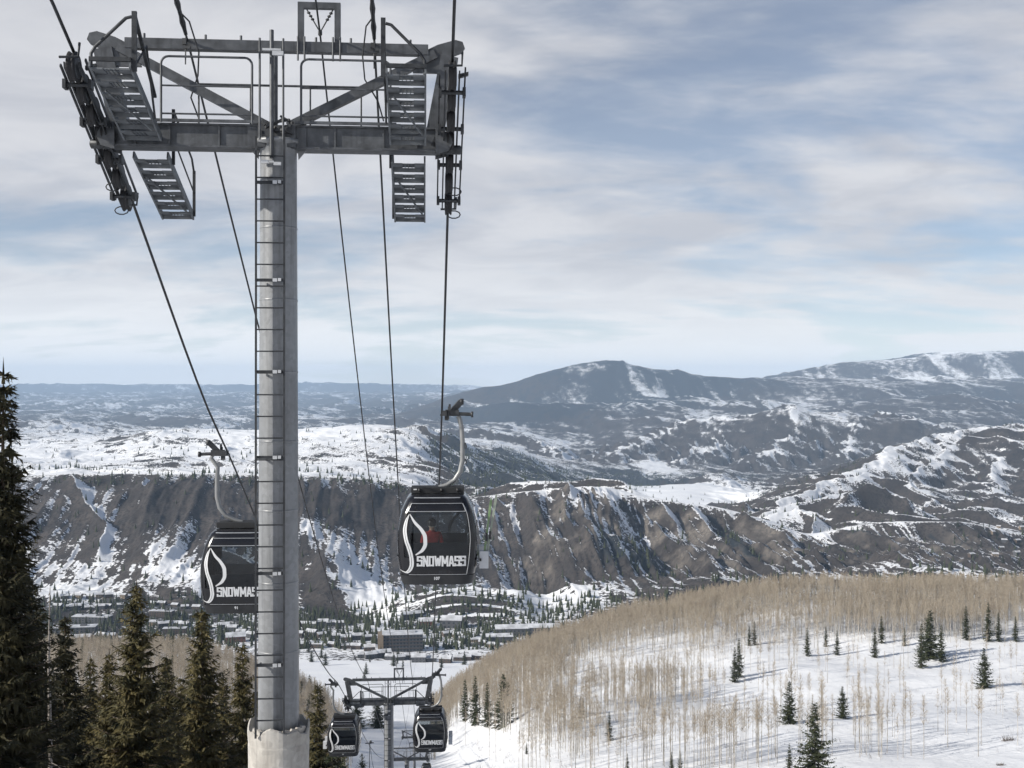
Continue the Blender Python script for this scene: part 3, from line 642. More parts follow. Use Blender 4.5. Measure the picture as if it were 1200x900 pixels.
# ---- thin lines on the towers
def signal(xl, zl, label, grip, zg):
    m = MB(); pts = []
    lo = lambda Y: Vector((line_x(Y)+xl*CT, Y+xl*ST, 0))
    for k,Y in enumerate(TOWERS[:4]):
        zt = rope_z(Y)-11.56+zl
        if k == 0:
            for y in (-40,-20,0,8,14): p = lo(y); p.z = rope_z(y)-11.56+zl+ .15*0; pts.append(p)
        p = lo(Y); p.z = zt; pts.append(p)
        if k < 3:
            Y2 = TOWERS[k+1]; z2 = rope_z(Y2)-11.56+zl
            for i in range(1,16):
                t = i/16; p = lo(Y+(Y2-Y)*t); p.z = zt+(z2-zt)*t-(.0021 if k == 0 else .0011)*(Y2-Y)**2*t*(1-t); pts.append(p)
    m.tube(pts,.016 if not grip else .02,6)
    o = m.build('signal_cable', M['rope']); tag(o, label, 'cable', 'thin signal lines of the lift')
    if grip:
        g = MB()
        a = lo(17.2); a.z = rope_z(17.2)-11.56+zl+.02; b = lo(18.2); b.z = rope_z(18.2)-11.56+zl
        g.tube([a+(b-a)*(i/8) for i in range(9)],[.03,.035,.035,.05,.035,.035,.05,.035,.03],7)
        c = b+Vector((0,0,-.02)); s = -1 if grip < 0 else 1
        g.tube([a.lerp(b,.55), a.lerp(b,.7)+Vector((-.12*grip,.0,-.03)), b+Vector((-.20*grip,.05,-.28)), b+Vector((-.17*grip,.1,-.65)), b+Vector((.02*grip,.35,-.95)), b+Vector((.05*grip,.9,-1.15))],.014,6)
        g.tube([b, b+Vector((0,-.02,-.5))],.012,5)
        g.box(b+Vector((-.02,0,-.12)),(.07,.07,.10)); g.box(b+Vector((.03,0,-.22)),(.10,.05,.04))
        g.build('dead_end_grip', M['cast'], o)
signal(.69, 13.06, 'thin line hung from the portal frame on top of the tower', 0, 0)
signal(1.60, 12.86, 'thin black line with a looped grip right of the portal frame', 1, 0)
signal(-1.48, 12.86, 'thin black line with a looped grip between top left corner and tower pole', -1, 0)

# ------------------------------------------------------------------ cabins
W_Z = [0,.06,.22,.45,.62,.80,1.02,1.25,1.50,1.72,1.90,2.05,2.13]
W_X = [.86,.89,.93,.97,.99,1.005,1.01,1.0,.96,.91,.83,.75,.66]
W_Y = [.88,.90,.94,.98,1.0,1.01,1.01,1.0,.97,.94,.89,.83,.75]
def cw(z): return float(np.interp(z,W_Z,W_X))
def cd(z): return float(np.interp(z,W_Z,W_Y))
def ring(z, inset=0.0, n=64):
    a, b = cw(z)-inset, cd(z)-inset; out = []
    for i in range(n):
        t = 2*math.pi*(i+.5)/n; c, s = math.cos(t), math.sin(t); e = 2/6.0
        out.append((a*math.copysign(abs(c)**e,c), b*math.copysign(abs(s)**e,s), z))
    return out
def front(x, z, out=.006):  # point on the front (uphill) face of the body
    e = 6.0; t = max(0,1-abs(x/cw(z))**e); return Vector((x, -cd(z)*t**(1/e)-out, z))
def strip_on_front(outline_l, outline_r, flip, m):
    """ribbon between two equal-length outlines laid on the cabin face"""
    vs = []
    for (a,b) in zip(outline_l,outline_r):
        for p in (a,b):
            q = front(p[0],p[1],.008); vs.append(q)
    for (a,b) in zip(outline_l,outline_r):
        for p in (a,b): vs.append(front(p[0],p[1],.001))
    n = len(outline_l); k = 2*n
    fs = [(2*i,2*i+1,2*i+3,2*i+2) for i in range(n-1)]+[(2*i,2*i+2,2*i+2+k,2*i+k) for i in range(n-1)]+[(2*i+1,2*i+1+k,2*i+3+k,2*i+3) for i in range(n-1)]
    if flip: vs = [Vector((-v.x,-v.y,v.z)) for v in vs]
    m.add(vs, fs)
def zc(px, py): return ((px-303)/264.6, (788-py)/264.6)  # from the measured drawing of the emblem to metres on the face
def smooth_path(pts, n=26):
    t = np.linspace(0,1,len(pts)); q = np.linspace(0,1,n); a = np.array(pts,float)
    return [(float(interp_s(np.array([u]),t,a[:,0])[0]), float(interp_s(np.array([u]),t,a[:,1])[0])) for u in q]
FL_L = [(124,336),(96,382),(84,440),(92,500),(112,560),(126,615),(128,655),(118,688),(98,708),(66,698)]
FL_R = [(126,338),(113,390),(108,442),(116,498),(136,552),(150,605),(155,650),(147,686),(112,718),(64,702)]
FR_L = [(127,338),(152,392),(192,438),(214,484),(216,524),(200,562),(164,594)]
FR_R = [(129,336),(168,386),(210,428),(238,478),(240,526),(218,572),(168,600)]
GLY = { # strokes of a heavy block alphabet in a 0..1 box
 'S':[[(.92,.80),(.92,.90),(.10,.90),(.10,.56),(.90,.56),(.90,.10),(.08,.10),(.08,.22)]], 'N':[[(.14,0),(.14,1)],[(.16,.94),(.84,.06)],[(.86,0),(.86,1)]],
 'O':[[(.14,.10),(.14,.90),(.86,.90),(.86,.10),(.03,.10)]], 'W':[[(.08,1),(.28,.04)],[(.28,.04),(.5,.80)],[(.5,.80),(.72,.04)],[(.72,.04),(.92,1)]],
 'M':[[(.10,0),(.10,1)],[(.14,.92),(.5,.25)],[(.5,.25),(.86,.92)],[(.90,0),(.90,1)]], 'A':[[(.10,0),(.42,.96)],[(.58,.96),(.90,0)],[(.36,.92),(.64,.92)],[(.24,.30),(.76,.30)]]}
def word(s, cx, z0, width, hgt, flip, m):
    ws = [1.25 if ch in 'WM' else 1.0 for ch in s]; gap = .16; tot = sum(ws)+gap*(len(s)-1); u = width/tot; x = cx-width/2
    for ch,w_ in zip(s,ws):
        th = .046; q = 0
        for st in GLY[ch]:
            P_ = [(x+p[0]*u*w_, z0+p[1]*hgt) for p in st]
            for a_,b_ in zip(P_[:-1],P_[1:]):
                q += 1; dx,dz = b_[0]-a_[0], b_[1]-a_[1]; L = math.hypot(dx,dz); ex,ez = dx/L,dz/L
                hz_ = abs(ez) < .5; t_ = th*(.95 if not hz_ else .85)/2; e = t_ if len(st) > 2 else 0
                c4 = [(a_[0]-ex*e-ez*t_,a_[1]-ez*e+ex*t_),(b_[0]+ex*e-ez*t_,b_[1]+ez*e+ex*t_),(b_[0]+ex*e+ez*t_,b_[1]+ez*e-ex*t_),(a_[0]-ex*e+ez*t_,a_[1]-ez*e-ex*t_)]
                vs = [front(p[0],min(max(p[1],z0),z0+hgt),.010+.0007*q) for p in c4]+[front(p[0],min(max(p[1],z0),z0+hgt),.002) for p in c4]
                if flip: vs = [Vector((-v.x,-v.y,v.z)) for v in vs]
                m.add(vs,[(3,2,1,0),(0,1,5,4),(1,2,6,5),(2,3,7,6),(3,0,4,7)])
        x += u*(w_+gap)
def text_mesh(s, size, off, xs=1.0):
    cu = bpy.data.curves.new('lettering','FONT'); cu.body = s; cu.size = size; cu.extrude = .004; cu.offset = off; cu.align_x = 'CENTER'
    ob = bpy.data.objects.new('lettering', cu); col.objects.link(ob); bpy.context.view_layer.update()
    dg = bpy.context.evaluated_depsgraph_get(); me = bpy.data.meshes.new_from_object(ob.evaluated_get(dg))
    bpy.data.objects.remove(ob); bpy.data.curves.remove(cu)
    return me
def face_text(s, size, off, x0, z0, xs, flip, target_w=None):
    me = text_mesh(s,size,off); vs = [v.co.copy() for v in me.vertices]
    w = max(v.x for v in vs)-min(v.x for v in vs); mx = (max(v.x for v in vs)+min(v.x for v in vs))/2; k = (target_w/w) if target_w else xs
    out = []
    for v in vs:
        x, z = x0+(v.x-mx)*k, z0+v.y; q = front(x,z,.006+v.z+.003)
        out.append(Vector((-q.x,-q.y,q.z)) if flip else q)
    fs = [tuple(p.vertices) for p in me.polygons]; bpy.data.meshes.remove(me)
    return out, fs
def make_cabin(label, number, rx=.10, ax=.62):
    root = empty('gondola_cabin'); tag(root, label, 'gondola cabin', 'cabins hanging on the gondola lift')
    n = 64; zs = [0,.06,.22,.40,.62,.66,.80,.95,1.10,1.25,1.40,1.55,1.70,1.74,1.82,1.90,1.98,2.05,2.10,2.13]
    body = MB(); rings = [ring(z,0,n) for z in zs]; inner = [ring(z,.035,n) for z in zs]
    panes = {'front':[], 'back':[], 'side_r':[], 'side_l':[]}
    def where(i):
        t = 2*math.pi*(i+1)/n; c, s = math.cos(t), math.sin(t); x = abs(c)**(1/3)*math.copysign(1,c); y = abs(s)**(1/3)*math.copysign(1,s)
        if s < 0 and abs(x) < .80 and abs(y) > .9: return 'front'
        if s > 0 and abs(x) < .80 and abs(y) > .9: return 'back'
        if c > 0 and abs(y) < .80: return 'side_r'
        if c < 0 and abs(y) < .80: return 'side_l'
        return None
    vs = [p for r in rings for p in r]; vi = [p for r in inner for p in r]; fs = []; fi = []; off = len(vs)
    for k in range(len(zs)-1):
        win = zs[k] >= .65 and zs[k+1] <= 1.75
        for i in range(n):
            w = where(i); q = (k*n+i,k*n+(i+1)%n,(k+1)*n+(i+1)%n,(k+1)*n+i)
            if win and w: panes[w].append(q)
            else: fs.append(q); fi.append(tuple(off+j for j in q[::-1]))
    body.add(vs+vi, fs+fi, 0, True)
    body.add(rings[-1],[tuple(range(n))]); body.add(rings[0],[tuple(range(n))[::-1]])
    body.add([(p[0],p[1],.08) for p in ring(.08,.03,n)],[tuple(range(n))])
    b = body.build('body', M['black'], root)
    for w,nm in (('front','front_window'),('back','rear_window'),('side_r','side_window'),('side_l','door_window')):
        pm = MB(); use = {}; pv = []
        for q in panes[w]:
            for j in q:
                if j not in use: p = vs[j]; use[j] = len(pv); pv.append((p[0]*.985,p[1]*.985,p[2]))
        pm.add(pv,[tuple(use[j] for j in q) for q in panes[w]],0,True); pm.build(nm, M['glass'], root)
    sk = MB()
    for z0,z1,g in ((-.02,.21,.012),): 
        a = ring(.0,-g,n); c_ = ring(.20,-g,n); a = [(p[0],p[1],z0) for p in a]; c_ = [(p[0],p[1],z1) for p in c_]
        sk.add(a+c_,[(i,(i+1)%n,n+(i+1)%n,n+i) for i in range(n)],0,True)
    sk.build('bumper_skirt', M['skirt'], root)
    for sgn in (1,-1):
        t = MB()
        P = lambda x,z: (lambda q: Vector((q.x*sgn,q.y*sgn,q.z)))(front(x,z,.012))
        t.tube([P(x,1.765) for x in np.linspace(-.69,.69,12)],.011,5)
        t.tube([P(x,1.955) for x in np.linspace(-.62,.60,12)],.009,5)
        t.tube([P(-.70+.08*u,1.765+.19*u) for u in np.linspace(0,1,5)],.009,5); t.tube([P(.70-.08*u,1.765+.19*u) for u in np.linspace(0,1,5)],.009,5)
        zz = list(np.linspace(1.955,1.05,10)); t.tube([P(min(cw(z)*.80,.62+.9*(1.955-z)),z) for z in zz]+[P(.80,.95),P(.79,.78),P(.76,.5),P(.72,.25)],.009,5)
        t.tube([P(x,.235) for x in np.linspace(-.68,.72,12)],.007,5)
        t.tube([P(x,2.085) for x in np.linspace(-.56,.56,8)],.016,5)
        t.build('window_trim', M['trim'], root)
    s = MB(); s.beam((-.66,-.18,2.22),(.66,-.18,2.22),.16,.15); s.beam((-.66,.18,2.22),(.66,.18,2.22),.16,.15)
    for x in (-.55,0.05,.55): s.box((x,0,2.20),(.14,.5,.09))
    for x in (-.45,.1,.5): s.lathe([(0,-.04),(.04,-.04),(.04,.04),(0,.04)],(x,-.27,2.22),8)
    s.box((-.56,-.265,2.24),(.08,.01,.03),m=1); s.build('roof_rack', [M['skirt'],M['white']], root)
    be = MB()
    for sy in (-1,1):
        be.box((0,sy*.70,.46),(1.5,.42,.10)); be.box((0,sy*.89,.83),(1.5,.07,.34)); be.box((0,sy*.72,.25),(1.3,.08,.34))
    be.build('bench', M['bench'], root)
    rk = MB(); xo = 1.035
    rk.box((xo+.02,-.1,.55),(.05,1.3,.06)); rk.box((xo+.11,-.55,.54),(.22,.26,.42),m=1); rk.box((xo+.11,.35,.54),(.22,.26,.42),m=1)
    rk.box((xo+.02,-.1,1.35),(.04,1.2,.04)); rk.build('ski_rack', [M['skirt'],M['white']], root)
    for fl in (False,True):
        em = MB(); lt = MB(); nb_ = MB()
        for A,B in ((FL_L,FL_R),(FR_L,FR_R)):
            a = [zc(*p) for p in smooth_path(A)]; c_ = [zc(*p) for p in smooth_path(B)]
            if A is FL_L: # two strokes with a dark line between them
                mid = [((3*p[0]+2*q[0])/5,(3*p[1]+2*q[1])/5) for p,q in zip(a,c_)]; mid2 = [((2.4*p[0]+2.6*q[0])/5,(2.4*p[1]+2.6*q[1])/5) for p,q in zip(a,c_)]
                strip_on_front(a,mid,fl,em); strip_on_front(mid2,c_,fl,em)
            else: strip_on_front(a,c_,fl,em)
        x0,z0 = zc(331,672); word('SNOWMASS',x0,z0,1.17,.262,fl,lt)
        v_,f_ = face_text(number,.10,.004,0.0,.11,1,fl)
        nb_.add([Vector((v.x, v.y + (.022 if fl else -.022), v.z)) for v in v_],f_)
        em.build('flame_emblem', M['white'], root); lt.build('lettering', M['white'], root); nb_.build('number', M['white'], root)
    # hanger arm and rope clamp; the rope runs at x = ROPEX above the roof
    h = MB(); h.tube([(.02,0,2.27),(.22,0,2.32),(ax*.68,0,2.45),(ax*.9,0,2.66),(ax,0,2.95),(ax,0,3.4),(ax-.02,0,3.75),(rx+.44,0,4.0),(rx+.40,0,4.06)],[.05,.057,.06,.062,.062,.06,.058,.058,.058],12)
    ha = h.build('hanger_arm', M['hanger'], root)
    j = MB()
    for z in (2.9,3.3): j.tube([(ax+.07,-.02,z-.06),(ax+.10,-.03,z),(ax+.07,-.02,z+.08)],.018,5)
    j.build('hose_clip', M['cast'], ha)
    g = MB(); g.box((.36,0,4.14),(.34,.20,.16)); g.box((.16,0,4.13),(.12,.34,.13)); g.beam((.36,0,4.18),(.58,.05,4.42),.13,.14); g.lathe([(0,-.05),(.075,-.05),(.075,.05),(0,.05)],(.60,.05,4.42),12,axis=Matrix(((0,0,1),(1,0,0),(0,1,0))))
    g.tube([(.4,-.05,4.12),(.86,-.05,4.10)],.045,8); g.lathe([(0,-.03),(.075,-.03),(.075,.03),(0,.03)],(.86,-.05,4.10),12,axis=Matrix(((0,0,1),(1,0,0),(0,1,0))))
    g.box((.30,-.12,4.28),(.05,.06,.16)); g.box((.22,.0,4.02),(.10,.12,.14)); g.tube([(.27,-.13,3.98),(.27,-.13,4.3)],.02,6); g.box((.10,0,4.09),(.08,.30,.05))
    g.v = [(p[0]+rx-.10,p[1],p[2]) for p in g.v]; g.build('rope_clamp', M['cast'], root); root['rx'] = rx
    return root
ROPEX, ROPEZ = .10, 4.17
def hang(c, side, Y):
    p = rope_pt(side, Y); yaw = TH*.6 if side > 0 else TH*.6+math.pi
    off = Matrix.Rotation(yaw,3,'Z') @ Vector((c['rx'],0,ROPEZ)); c.location = p-off; c.rotation_euler = (0,0,yaw)
cab = make_cabin('nearest black gondola cabin, right of the big pole, red jacketed rider in its window', '107'); hang(cab, 1, 27.4)
cab2 = make_cabin('black gondola cabin half hidden behind the left edge of the big grey pole', '91', .42, .70); hang(cab2, -1, 29.9)
for side,Y,lb in ((1,62.5,'smaller black cabin with pale window, right of the second tower at the bottom'),(-1,67.5,'smaller black cabin left of the second tower, in front of bare aspens'),
                  (1,205,'tiny cabin far down the line, lower one beside the second tower'),(1,330,'tiny cabin far down the line, upper one beside the second tower')):
    c = dup(cab if side > 0 else cab2); c['label'] = lb; hang(c, side, Y)
for ch in list(cab2.children):
    if ch.name.startswith('ski_rack'): bpy.data.objects.remove(ch)
# skis standing in the rack of the near cabin
cm = Matrix.Translation(cab.location) @ Matrix.Rotation(cab.rotation_euler[2],4,'Z')
for i,(dx,dy,mt_,lean,L) in enumerate([(0.085,-.60,'ski_green',.20,1.66),(0.145,-.52,'ski_white',.26,1.74)]):
    m = MB(); n = 14; A = []; 
    for k in range(n+1):
        t = k/n; w = .036-.010*math.sin(math.pi*t)+(.0 if t < .92 else -.024*(t-.92)/.08); b = .10*max(0,(t-.9)/.1)**1.6
        A.append((t*L, w, b))
    vs = []
    for (z,w,b) in A: vs += [(-w+lean*z*.62,b*-.6,z),(w+lean*z*.62,b*-.6,z),(w+lean*z*.62,b*-.6+.014,z),(-w+lean*z*.62,b*-.6+.014,z)]
    fs = [(4*k+j,4*k+(j+1)%4,4*k+4+(j+1)%4,4*k+4+j) for k in range(n) for j in range(4)]+[(0,1,2,3),tuple(4*n+j for j in (3,2,1,0))]
    m.add(vs,fs)
    m.box((lean*L*.42*.62,-.03,L*.42),(.05,.04,.2),m=1)
    o = m.build('ski', [M[mt_],M['cast']]); o.matrix_world = cm @ Matrix.Translation((1.035+dx,dy,.40))
    tag(o, ('green ski' if i == 0 else 'pale whitish ski')+' standing in the outside rack of the nearest cabin', 'ski', 'skis in the cabin rack')
# ---- the seated rider
def skin_mesh(verts, edges, radii, root=0, sub=2):
    me = bpy.data.meshes.new('skel'); me.from_pydata(verts,edges,[]); ob = bpy.data.objects.new('skel',me); col.objects.link(ob)
    md = ob.modifiers.new('s','SKIN')
    for i,r in enumerate(radii):
        v = me.skin_vertices[0].data[i]; v.radius = (r,r) if not isinstance(r,tuple) else r; v.use_root = (i == root)
    sb = ob.modifiers.new('u','SUBSURF'); sb.levels = sub
    bpy.context.view_layer.update(); dg = bpy.context.evaluated_depsgraph_get(); out = bpy.data.meshes.new_from_object(ob.evaluated_get(dg))
    bpy.data.objects.remove(ob); bpy.data.meshes.remove(me); return out
def rider():
    V, E, RR = [], [], []
    def v(p, r, prev=None):
        V.append(p); RR.append(r)
        if prev is not None: E.append((prev,len(V)-1))
        return len(V)-1
    hip = v((0,0,.53),.15); wa = v((0,-.01,.68),(.15,.12),hip); ch = v((0,-.02,.90),(.19,.13),wa); nb = v((0,-.03,1.03),(.12,.09),ch); nk = v((0,-.04,1.10),.06,nb)
    hd = v((0,-.055,1.17),(.075,.085),nk); v((0,-.05,1.27),(.08,.095),hd)
    for s in (-1,1):
        sh = v((s*.20,-.02,.99),.075,ch); el = v((s*.26,-.06,.72),.058,sh); wr = v((s*.15,-.28,.64),.042,el); pl = v((s*.12,-.35,.62),(.042,.025),wr)
        for k,(dx,L) in enumerate(((-.028,.052),(-.010,.062),(.010,.058),(.028,.045))):
            f = v((s*.12+dx,-.39,.615),.011,pl); f = v((s*.12+dx,-.39-L*.5,.60),.010,f); v((s*.12+dx,-.39-L*.7,.58),.009,f)
        th = v((s*.12-s*.045,-.345,.625),.013,pl); v((s*.12-s*.06,-.385,.615),.010,th)
        kn_ = v((s*.10,0-.02,.52),.10,hip); kn = v((s*.13,-.42,.54),.075,kn_); an = v((s*.13,-.46,.16),.05,kn); ft = v((s*.13,-.50,.12),.05,an); v((s*.13,-.62,.11),.045,ft)
    me = skin_mesh(V,E,RR)
    for m in ('red','trouser','skin','cast'): me.materials.append(M[m])
    for p in me.polygons:
        c = p.center; p.use_smooth = True
        p.material_index = 2 if c.z > 1.09 else 0 if (c.z > .6 and c.y > -.31 and not (c.z < .66 and c.y < -.12 and abs(c.x) < .2 and c.z < .62)) else 3 if (c.y < -.31 and c.z > .57) or c.z < .2 else 1
    o = link('person', me); tag(o, 'rider in a red jacket and dark helmet seated inside the nearest cabin', 'person')
    hm = MB(); hm.lathe([(.118,1.20),(.125,1.25),(.122,1.30),(.10,1.36),(.06,1.395),(.0,1.405)], (0,-.045,0), 18); hm.build('helmet', M['helmet'], o)
    g = MB(); g.add(*(lambda ps:( [p for p in ps], [(i,i+1,i+10,i+9) for i in range(8)]))([(.118*math.sin(a),-.05-.112*math.cos(a),z) for z in (1.185,1.255) for a in np.linspace(-1.0,1.0,9)]),0,True); g.build('goggles', M['lens'], o)
    fc = MB(); fc.prism([(-.014,0),(.014,0),(.006,.045),(-.006,.045)],(0,-.145,1.145),(1,0,0),(0,0,1),.03); fc.box((0,-.132,1.118),(.045,.012,.010)); fc.build('nose_and_mouth', M['skin'], o)
    return o
rd = rider(); rd.matrix_world = cm @ Matrix.Translation((-.17,.66,.02)) @ Matrix.Rotation(R(8),4,'Z') @ Matrix.Scale(1.0,4)
# ------------------------------------------------------------------ trees
def spruce_meshes(h, rad, seed, detail=1.0, sparse=1.0):
    """tapered trunk, drooping limbs in whorls, each limb a spray of needle clumps"""
    r = np.random.RandomState(seed); t = MB()
    t.tube([(0,0,-.8),(.02,0,h*.3),(-.02,.02,h*.65),(0,0,h*.99)],[h*.0125,h*.0105,h*.006,.012],8)
    V, Fc = [], []
    def tri(a,b,c): i = len(V); V.extend((a,b,c)); Fc.append((i,i+1,i+2))
    z = h*.05; step = .34/detail**.5*(h/13)
    while z < h*.985:
        f = z/h; L0 = rad*(1-f)**.82*(.55+.45*min(1,f*6)) + .06; nb = max(3,int(round((7-3*f)*sparse*(.75+.5*r.rand()))))
        a0 = r.rand()*6.28
        for b in range(nb):
            if r.rand() < .10: continue
            a = a0+6.28*b/nb+r.uniform(-.3,.3); L = L0*r.choice([.55,.8,.95,1.0,1.1,1.3])*r.uniform(.85,1.12)
            d = np.array([math.cos(a),math.sin(a),0]); s = np.array([-d[1],d[0],0]); zz = z+r.uniform(-.15,.15)
            up0 = .55*f+.0; droop = (.42-.25*f)*L; tipup = .12*L
            def P(u): return d*L*u+np.array([0,0,zz+up0*L*u-droop*u*(1.6-u)*1.0+tipup*u*u])
            if detail > .5: t.tube([P(0),P(.5),P(.95)],[.022+.012*L,.014+.006*L,.006],3,cap=False)
            n = max(3,int(L/.135*detail))
            for k in range(n):
                u = (k+.35+r.rand()*.5)/n; p = P(u); w = (.34+.30*L*(1-u)**.8)*(.6+.55*(1-u))*r.uniform(.7,1.2)*(h/13)**.3
                w = min(w,.75)
                for sd in (-1,1):
                    q = p+s*sd*w*r.uniform(.65,1.05)+d*w*r.uniform(.25,.75)+np.array([0,0,-w*r.uniform(.10,.55)])
                    wd = w*r.uniform(.16,.30)/detail**.3; nrm = np.array([0,0,wd*r.uniform(-.9,.9)])
                    tri(p-d*wd*.5-nrm, q, p+d*wd*.8+nrm)
                    if detail > .5:
                        m = p+(q-p)*.5; tri(m+d*.0, m+d*w*r.uniform(.3,.5)+s*sd*w*.12+np.array([0,0,-w*r.uniform(.0,.35)]), m+s*sd*wd*.9+np.array([0,0,-wd*.5]))
                        m = p+(q-p)*.25; tri(m-s*wd*.3, m-np.array([0,0,w*r.uniform(.35,.75)])+d*w*.15, m+s*wd*.5)
                if r.rand() < .5: tri(p-s*w*.2, p+d*w*.4+np.array([0,0,w*.28]), p+s*w*.2)
            e = P(1.0); tri(P(.85)-s*.05, e+d*.12+np.array([0,0,.05]), P(.85)+s*.05)
        z += step*(.75+.5*r.rand())*(1-.35*f)
    for k in range(5): # leading shoot
        a = k*1.26; tri(np.array([.05*math.cos(a),.05*math.sin(a),h*.955]), np.array([0,0,h*1.01+.05]), np.array([.05*math.cos(a+2),.05*math.sin(a+2),h*.955]))
    return t, np.array(V), np.array(Fc)
def make_conifer(h, rad, seed, detail, needle, sparse=1.0, name='spruce_tree'):
    root = empty(name); t,V,Fc = spruce_meshes(h,rad,seed,detail,sparse)
    t.build('trunk', M['bark'], root)
    link('crown', tri_mesh('crown',V,Fc,[needle]), root); root['h'] = h
    return root
def strip_h(o):
    if 'h' in o: del o['h']
def place_tree(proto, used, x, y, h, label, group, rz, cat='tree', wide=1.0, z=None):
    k = proto['h']; 
    if not used.get(proto.name): o = proto; used[proto.name] = 1
    else: o = dup(proto)
    o.location = (x,y,(h1(x,y) if z is None else z)); s = h/k; o.scale = (s*wide,s*wide,s); o.rotation_euler = (0,0,rz)
    tag(o, label, cat, group); return o
used = {}; rnd = random.Random(21)
big = [make_conifer(13.0,2.65,s,1.1,M['needle'],sp) for s,sp in ((1,.85),(2,.8),(3,.75),(4,.9))]
edge = make_conifer(14.0,1.75,11,1.25,M['needle_dark'],1.1); big.append(make_conifer(13.0,2.4,5,1.1,M['needle_dark'],.9))
near_list = [
 (4,425,30,'e','tall dark spruce rising along the left edge of the photo, tallest tree',1.0),
 (160,682,50,0,'large sunlit spruce standing clear between left edge and the lift tower',1.12),
 (236,713,55,1,'spruce just left of the big lift tower footing, second of the sunlit ones',1.05),
 (284,752,62,2,'narrow spruce whose crown is partly behind the big tower pole',.9),
 (38,678,41,4,'dark spruce close behind the tall one at the left edge',1.0),
 (76,722,46,4,'dark spruce right of the grey dead trunk',1.0),
 (106,770,58,2,'shorter spruce between the dead trunk and the large sunlit spruce',.9),
 (128,762,52,0,'spruce tucked against the left side of the large sunlit spruce',.9),
 (18,640,36,4,'spruce filling the gap beside the tallest tree at left edge',1.05),
 (195,768,66,3,'small spruce between the two sunlit spruces',.95),
 (212,800,60,0,'low spruce top right of the large sunlit spruce',.9),
 (262,790,70,0,'low spruce top just left of the tower footing',.9),
 (148,792,74,1,'spruce top showing behind the lower left boughs of the large sunlit spruce',1.0),(178,800,80,2,'far spruce top right behind the large sunlit spruce',1.0),
 (224,806,84,3,'far spruce top below and behind the second sunlit spruce',1.0),(92,800,70,0,'far spruce top in the gap right of the dead trunk',1.0),(300,808,88,1,'far spruce top touching the left side of the tower footing',1.0),
 (372,800,95,2,'dark spruce right of the tower footing beside the bare aspens',1.1)]
for px,py,Y,k,lb,wd in near_list:
    p = at(px,py,Y); g = h1(p.x,Y); h = p.z-g
    place_tree(edge if k == 'e' else big[k], used, p.x, Y, h, lb, 'spruces near the lift tower', rnd.uniform(0,6.28), wide=wd*(13/ max(h,8))**.35)
# dead grey trunk
p = at(58,688,38); g = h1(p.x,38); m = MB(); hh = p.z-g
m.tube([(0,0,-.5),(.03,0,hh*.4),(-.03,0,hh*.75),(.02,0,hh)],[.085,.075,.045,.012],8)
for i in range(26):
    z = hh*(.2+.78*rnd.random()); a = rnd.uniform(0,6.28); L = rnd.uniform(.2,.8)*(1.1-z/hh); m.tube([(0,0,z),(L*math.cos(a)*.6,L*math.sin(a)*.6,z-.05),(L*math.cos(a),L*math.sin(a),z-.22*L)],[.014,.009,.004],4)
tag(m.build('dead_tree', M['deadwood'], loc=(p.x,38,g)), 'bare grey dead trunk among the dark spruces at left', 'tree')

firs = [make_conifer(12.0,4.2,s,.5,M['needle_far'],1.0,'fir_tree') for s in (31,32,33)]
slim = make_conifer(12.0,2.5,34,.5,M['needle_far'],.9,'fir_tree')
hill = [ # base pixel, height in pixels, shape, label
 (955,912,90,0,'biggest dark fir at the bottom edge of the right hillside'),
 (925,915,44,3,'slender fir beside the left flank of the biggest hillside fir'),
 (925,848,50,0,'fir with a long shadow on open snow, upper left of the biggest hillside fir'),
 (987,842,38,1,'small fir with shadow, upper right of the biggest hillside fir'),
 (1153,806,47,1,'lone broad fir on open snow near the right edge'),
 (1080,783,52,3,'slender fir at lower left of the clump under the crest'),
 (1090,772,58,0,'tallest fir of the clump of four under the crest'),
 (1103,776,44,3,'fir at the right foot of the clump under the crest'),
 (1087,768,40,3,'fir hidden in the middle of the clump under the crest'),
 (861,800,42,3,'front fir of the leaning pair left of centre on the hillside'),
 (866,794,46,3,'rear fir of the leaning pair left of centre on the hillside'),
 (1025,771,37,3,'single narrow fir at the lower edge of the crest aspens'),
 (946,769,34,3,'narrow fir among aspens, left of the two below the crest'),
 (981,768,30,3,'narrow fir among aspens, right of the two below the crest'),
 (590,852,62,2,'tall fir standing over the aspens beside the ski run'),
 (545,846,50,3,'front fir of the dark row along the ski run'),
 (557,850,58,3,'second fir of the dark row along the ski run'),
 (571,852,52,3,'third fir of the dark row along the ski run'),
 (683,838,20,3,'tiny fir in the thin aspens left of the hill'),
 (714,868,34,3,'narrow brownish fir in the dense aspen band'),
 (735,905,22,3,'fir tip at the bottom edge, left of three'),
 (787,905,24,3,'fir tip at the bottom edge, middle of three'),
 (797,905,26,3,'fir tip at the bottom edge, right of three'),
 (1158,752,46,3,'fir half hidden in aspens under the crest near right edge'),
 (1170,752,34,3,'fir right of the half hidden one in crest aspens'),
 (1132,750,40,3,'dim fir in the crest aspens between clump and right edge'),
 (1190,752,30,3,'fir in the crest aspens closest to the right edge'),
 (1060,757,22,3,'small dim fir in crest aspens left of the clump'),
 (1033,754,32,3,'dim fir above the single narrow one at the aspen edge'),
 (968,758,24,3,'dim fir deep in the crest aspens'),
 (884,756,28,3,'short fir at the left end of the crest aspens'),
 (878,757,24,3,'shortest fir at the left end of the crest aspens'),
 (680,842,26,3,'faint fir left of the brown aspen band'),
 (617,884,14,3,'sapling fir at the corner where run meets aspens')]
for px,py,hp,k,lb in hill:
    g = ray_ground(px,min(py,899)) if py < 900 else ray_ground(px,py,100)
    if g is None: continue
    h = hp/F*g.y; place_tree((firs+[slim])[k], used, g.x, g.y, h, lb, 'firs scattered over the aspen hillside', rnd.uniform(0,6.28))
